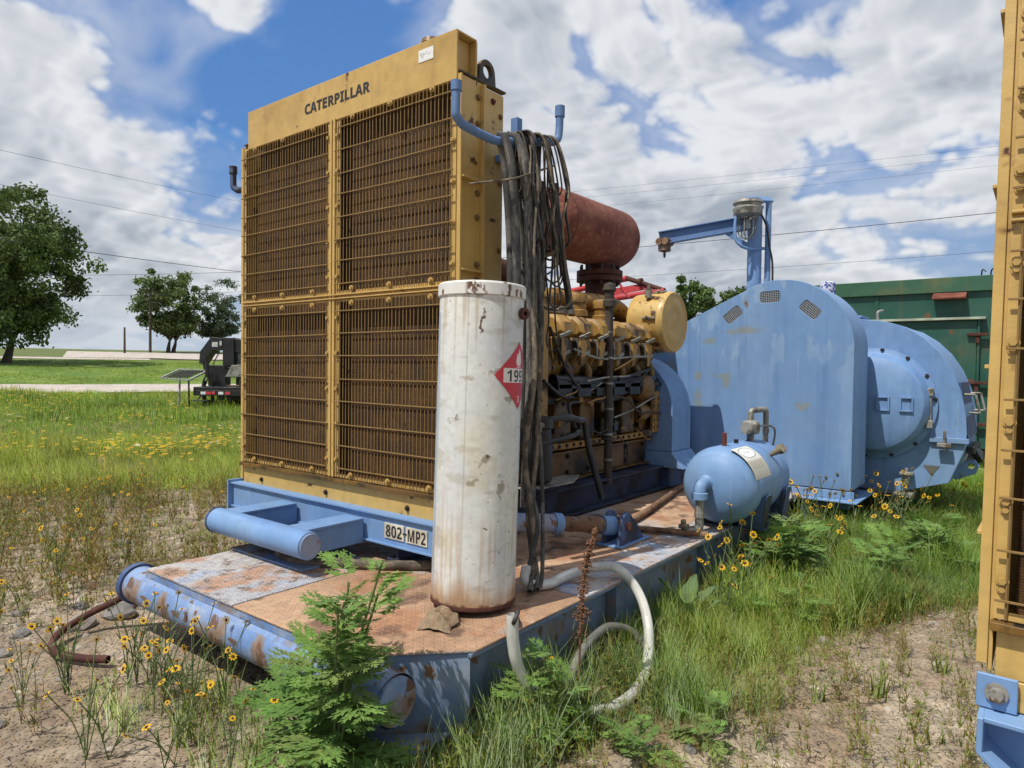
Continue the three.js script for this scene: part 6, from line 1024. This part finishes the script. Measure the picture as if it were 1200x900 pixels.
// flowers: yellow rays round a dark centre on thin leafy stems
{
  const r = rng(1300), petM = leafmat(0.78, 0.46, 0.02, 0.25), cenM = mat({ color: [0.06, 0.018, 0.012], rough: 0.9 }), stM = leafmat(0.13, 0.17, 0.06, 0.2);
  const white = (n) => new Float32Array(n * 3).fill(1);
  const petals = (() => { const pos = []; for (let i = 0; i < 8; i++) { const a = i / 8 * 6.283, w = 0.34, f = (rr, da, y) => [Math.cos(a + da) * rr, y, Math.sin(a + da) * rr]; const p0 = f(0.25, 0, 0), pa = f(0.75, -w, 0.1), pb = f(0.75, w, 0.1), pc = f(1, -0.16, 0.02), pd = f(1, 0.16, 0.02); pos.push(...p0, ...pa, ...pb, ...pa, ...pc, ...pb, ...pc, ...pd, ...pb); } const g = new THREE.BufferGeometry(); g.setAttribute('position', new THREE.Float32BufferAttribute(pos, 3)); g.setAttribute('color', new THREE.BufferAttribute(white(pos.length / 3), 3)); g.computeVertexNormals(); return g; })();
  const centre = new THREE.SphereGeometry(0.36, 10, 6).scale(1, 0.6, 1).translate(0, 0.08, 0);
  function proto(seed, n, h) {
    const q = rng(seed), t = new THREE.Group(); t.name = 'wildflower'; const stems = [], leaves = [];
    for (let i = 0; i < n; i++) {
      const a = q() * 6.283, L = h * (0.7 + q() * 0.45), sp = (0.05 + q() * 0.16) * (n > 1 ? 1 : 0.4), top = V(Math.cos(a) * sp, L, Math.sin(a) * sp), mid = V(top.x * 0.35, L * 0.55, top.z * 0.35);
      stems.push(tube([[0, 0, 0], mid, top], 0.0022, 8, 4));
      for (let k = 0; k < 4; k++) { const u = 0.2 + q() * 0.5, b0 = mid.clone().multiplyScalar(u / 0.55), d = V(q() - 0.5, q() * 0.5 + 0.1, q() - 0.5).normalize().multiplyScalar(0.06), s = V(-d.z, 0, d.x).normalize().multiplyScalar(0.006); leaves.push(b0.x - s.x, b0.y, b0.z - s.z, b0.x + s.x, b0.y, b0.z + s.z, b0.x + d.x, b0.y + d.y, b0.z + d.z); }
      const hd = new THREE.Mesh(petals, petM); hd.name = 'flower_head'; hd.position.copy(top); hd.scale.setScalar(0.0145 + q() * 0.005); hd.rotation.set(-0.2 + (q() - 0.5) * 1.2, q() * 6, 0.55 + (q() - 0.5) * 1.1); hd.castShadow = true; t.add(hd);
      const cn = new THREE.Mesh(centre, cenM); cn.name = 'centre'; hd.add(cn);
    }
    const sg = mergeGeometries(stems); sg.setAttribute('color', new THREE.BufferAttribute(white(sg.attributes.position.count), 3)); const st = new THREE.Mesh(sg, stM); st.name = 'stem'; t.add(st);
    const lg = new THREE.BufferGeometry(); lg.setAttribute('position', new THREE.Float32BufferAttribute(leaves, 3)); lg.setAttribute('color', new THREE.BufferAttribute(white(leaves.length / 3), 3)); lg.computeVertexNormals(); const lm = new THREE.Mesh(lg, stM); lm.name = 'leaves'; t.add(lm);
    return t;
  }
  const protos = [proto(1, 3, 0.34), proto(2, 2, 0.3), proto(3, 4, 0.38), proto(4, 1, 0.3), proto(5, 5, 0.42)];
  const put = (x, z, k, s, label, group) => { const o = protos[k % 5].clone(); o.name = numbered('wildflower'); o.position.set(x, H(x, z), z); o.rotation.y = r() * 6.283; o.scale.setScalar(s); scene.add(o); tag(o, label, 'flower', group); };
  let n = 0, tries = 0;
  while (n < 110 && tries++ < 4000) { const s = 3.0 + r() * 6.2, t = s * (-0.13 + r() * 0.42), [x, z] = fromST(s, t); if (inSkid(x, z, 0.08)) continue; if (fbm(x * 0.9 + 5, z * 0.9, 0, 2, 45) < 0.46) continue; put(x, z, n, 0.7 + r() * 0.45, 'yellow flowers with dark centres on the soil left of the skid', 'yellow wildflowers left of the skid'); n++; }
  for (let i = 0; i < 18; i++) put(1.25 + r() * 0.4, -3.6 + r() * 1.3, i, 0.8 + r() * 0.4, 'yellow flowers with dark centres in front of the nose pipe', 'yellow wildflowers before the nose pipe');
  for (let i = 0; i < 84; i++) { const u = r(), x = 4.2 + u * 4.4, z = -1.82 + Math.pow(r(), 1.6) * (0.25 + u * 0.9); put(x, z, i + 2, 1.2 + r() * 0.35, 'yellow flowers with dark centres beside the deck edge and tank', 'yellow wildflowers along the near side of the skid'); }
  put(4.0, -1.45, 3, 1.3, 'single large yellow flower low in the grass right of the hose', null); put(2.45, -1.75, 1, 1.1, 'yellow flower inside the white hose loop', null);
  // too many to count farther out
  const pg = petals.clone(), D = []; for (let i = 0; i < 9000; i++) { const s = 9 + r() * 18, t = s * (-0.3 + r() * 0.9), [x, z] = fromST(s, t); if (inSkid(x, z)) continue; const q = fbm(x * 0.35 + 8, z * 0.35, 0, 3, 95); if (r() > sst(0.4, 0.66, q) * green(x, z)) continue; const y = r() < 0.93; D.push([x, z, 0.024 + r() * 0.016, y ? [1, 1, 1] : [1.1, 1.7, 30], 0.26 + r() * 0.22]); }
  for (let i = 0; i < 260; i++) { const x = 8 + r() * 5, z = -1.2 + r() * 2; D.push([x, z, 0.02, [1, 1, 1], 0.2 + r() * 0.2]); }
  scatter('meadow_flowers', 'countless small yellow flowers in the far meadow', [pg], petM, D);
}
// lacy leaved plants: stems with many feathery fronds, each frond its own piece
{
  const frond = (seed, L) => {
    const q = rng(seed), pos = [], col = []; const tri = (a, e, f, tn) => { pos.push(...a, ...e, ...f); for (let i = 0; i < 3; i++) col.push(tn, tn, tn); };
    const arch = (u) => [0, Math.sin(u * 1.3) * L * 0.18 - u * u * L * 0.22, u * L];
    const leaf = (o, dx, dz, len, w, tn) => { const l = Math.hypot(dx, dz); dx /= l; dz /= l; const px = -dz, pz = dx, m = [o[0] + dx * len * 0.5, o[1] + 0.02 * len, o[2] + dz * len * 0.5], e = [o[0] + dx * len, o[1] - 0.12 * len, o[2] + dz * len]; tri(o, [m[0] + px * w, m[1] - w * 0.3, m[2] + pz * w], e, tn); tri(o, e, [m[0] - px * w, m[1] - w * 0.3, m[2] - pz * w], tn); };
    const n = 5; for (let i = 1; i <= n; i++) { const u = i / n, o = arch(u), len = L * 0.56 * Math.sin(Math.PI * (0.2 + u * 0.66)) * (0.85 + q() * 0.3); for (const s of [-1, 1]) { const ang = 1.0 - u * 0.35 + (q() - 0.5) * 0.2, dx = s * Math.sin(ang), dz = Math.cos(ang), tn = 0.75 + q() * 0.5; leaf(o, dx, dz, len, len * 0.15, tn); for (let k = 1; k <= 3; k++) { const v = k / 3.6, oo = [o[0] + dx * len * v, o[1] - 0.06 * len * v, o[2] + dz * len * v]; for (const s2 of [-1, 1]) { const a2 = Math.atan2(dx, dz) + s2 * 0.7, l2 = len * 0.46 * (1 - v * 0.6); leaf(oo, Math.sin(a2), Math.cos(a2), l2, l2 * 0.21, tn * (0.9 + q() * 0.2)); } } } }
    leaf(arch(0.95), 0, 1, L * 0.25, L * 0.03, 1);
    for (let i = 0; i < 6; i++) { const a = arch(i / 6), e = arch((i + 1) / 6); tri([a[0] - 0.0015, a[1], a[2]], [a[0] + 0.0015, a[1], a[2]], e, 0.8); }
    const g = new THREE.BufferGeometry(); g.setAttribute('position', new THREE.Float32BufferAttribute(pos, 3)); g.setAttribute('color', new THREE.Float32BufferAttribute(col, 3)); g.computeVertexNormals(); return g;
  };
  const fr = [frond(1, 0.2), frond(2, 0.17), frond(3, 0.14)], fm = [leafmat(0.19, 0.32, 0.065, 0.4), leafmat(0.13, 0.24, 0.05, 0.35), leafmat(0.23, 0.31, 0.08, 0.4)], sm = mat({ color: [0.12, 0.15, 0.05], rough: 0.8 });
  function lacy(x, z, label, stems, h, lean, seed, size = 1) {
    const q = rng(seed), y = H(x, z), t = thing('lacy_weed', label, 'weed', [x, y, z]);
    for (let i = 0; i < stems; i++) {
      const a = i / stems * 6.283 + q(), sp = 0.03 + q() * 0.14, L = h * (i === 0 ? 1 : 0.6 + q() * 0.35), top = V(Math.cos(a) * sp + lean[0] * L, L, Math.sin(a) * sp + lean[1] * L), mid = V(top.x * 0.35, L * 0.5, top.z * 0.35), cv = new THREE.CatmullRomCurve3([V(0, 0, 0), mid, top]);
      part('stem', flat(new THREE.TubeGeometry(cv, 10, 0.005, 5)).translate(x, y, z), sm, t);
      const nf = Math.round(9 * L / 0.6) + 3;
      for (let k = 0; k < nf; k++) { const u = 0.16 + 0.84 * k / (nf - 1), p = cv.getPoint(u), o = new THREE.Mesh(fr[Math.floor(q() * 3)], fm[(k * 7 + i * 3 + seed) % 5 > 1 ? 0 : (k + i) % 2 + 1]); o.name = 'frond'; o.position.copy(p); o.rotation.order = 'YXZ'; o.rotation.set(0.3 - u * 0.75 + (q() - 0.5) * 0.7, k * 2.4 + q(), (q() - 0.5) * 0.4); o.scale.setScalar(size * (1.4 - u * 0.6) * (0.75 + q() * 0.5)); o.castShadow = o.receiveShadow = true; t.add(o); }
    }
  }
  lacy(1.6, -2.1, 'large feathery green weed growing in front of the skid nose', 8, 0.88, [0.03, 0.12], 21, 0.86);
  lacy(1.66, -2.34, 'lower feathery green weed left of the large one at the nose', 4, 0.46, [-0.05, -0.1], 22, 0.9);
  lacy(5.2, -1.45, 'bushy feathery green weed below the blue tank', 9, 0.48, [0, 0], 23, 1.25);
  lacy(4.55, -1.3, 'small bright feathery weed between the dock leaves and the tank', 4, 0.26, [0, 0], 24, 0.9);
  lacy(6.4, -0.75, 'wide feathery weed near the right end of the grass', 7, 0.42, [0, 0], 25, 1.3);
  lacy(5.6, -0.95, 'feathery weed in the middle of the right hand grass', 6, 0.34, [0, 0], 26, 1.2);
  lacy(2.5, -1.3, 'small feathery seedling on the bare soil by the bottom edge', 3, 0.16, [0, 0], 27, 0.6);
  lacy(2.75, -1.12, 'second small feathery seedling near the bottom edge', 3, 0.16, [0, 0], 28, 0.6);
  lacy(2.4, -1.72, 'green leafy weed inside the white hose loop', 5, 0.36, [0, 0], 29, 0.8);
}
// dock: brown seed stalk, and a broad leaved one
{
  const lf = (() => { const g = new THREE.PlaneGeometry(1, 1, 4, 10), p = g.attributes.position; for (let i = 0; i < p.count; i++) { const u = p.getY(i) + 0.5, s = p.getX(i) * 2, w = 0.16 * Math.pow(Math.sin(Math.PI * Math.min(1, 0.04 + u * 0.95)), 0.7); p.setXYZ(i, s * w + Math.sin(u * 22) * 0.008 * Math.abs(s), 0.5 * u - 0.42 * u * u + Math.abs(s) * 0.05 + Math.sin(u * 26 + s * 2) * 0.014 * Math.abs(s), u); } g.setAttribute('color', new THREE.BufferAttribute(new Float32Array(p.count * 3).fill(1), 3)); g.computeVertexNormals(); return g; })();
  const lm = leafmat(0.15, 0.22, 0.09, 0.3), dm = leafmat(0.24, 0.2, 0.11, 0.2), sd = mat({ color: [0.16, 0.075, 0.04], rough: 0.95 });
  const rosette = (t, n, len, m, q, rise) => { for (let i = 0; i < n; i++) { const o = new THREE.Mesh(lf, m); o.name = 'leaf'; o.rotation.order = 'YXZ'; o.rotation.set(-rise - q() * 0.6, i * 2.4 + q(), (q() - 0.5) * 0.5); o.scale.setScalar(len * (0.7 + q() * 0.5)); o.castShadow = o.receiveShadow = true; t.add(o); } };
  let q = rng(61), x = 4.0, z = -1.76, y = H(x, z), t = thing('dock_plant', 'broad leaved dock plant with grey green leaves at the deck edge', 'plant', [x, y, z]);
  rosette(t, 12, 0.32, lm, q, 0.5);
  x = 2.66; z = -1.68; y = H(x, z); t = thing('dock_stalk', 'tall brown seed stalk standing in front of the white hose', 'plant', [x, y, z]);
  const cv = new THREE.CatmullRomCurve3([V(0, 0, 0), V(0.01, 0.35, 0.0), V(0.05, 0.7, 0.0), V(0.1, 0.86, 0.02)]);
  part('stem', flat(new THREE.TubeGeometry(cv, 14, 0.006, 6)).translate(x, y, z), sd, t);
  const sg = []; for (let i = 0; i < 900; i++) { const u = 0.36 + 0.64 * Math.pow(q(), 0.9), p = cv.getPoint(u), w = 0.055 * Math.pow(1 - (u - 0.36) / 0.66, 0.6) * (0.6 + 0.5 * Math.sin(u * 60)), a = q() * 6.28, g = new THREE.OctahedronGeometry(0.0045 + q() * 0.003, 0); sg.push(flat(g.translate(p.x + Math.cos(a) * w * q() + x, p.y + (q() - 0.5) * 0.02 + y, p.z + Math.sin(a) * w * q() + z))); }
  stuff(part('seeds', sg, sd, t));
  rosette(t, 5, 0.2, dm, q, 0.3); rosette(t, 5, 0.18, lm, q, 0.5);
  for (const [px, pz, label] of [[3.75, -0.62, 'dark green grass clump alone on the bare soil'], [3.55, -0.86, 'thin upright grass clump beside the dark one on bare soil'], [4.25, -0.42, 'sparse grass clump near the yellow post at the right']]) { const g = new THREE.Mesh(tuft(14, 0.22, 0.009, 0.07, 0.8, Math.round(px * 100)), bladeM); g.name = numbered('grass_clump'); g.position.set(px, H(px, pz), pz); g.castShadow = true; scene.add(g); tag(g, label, 'grass clump'); }
}
renderer.render(scene, camera);
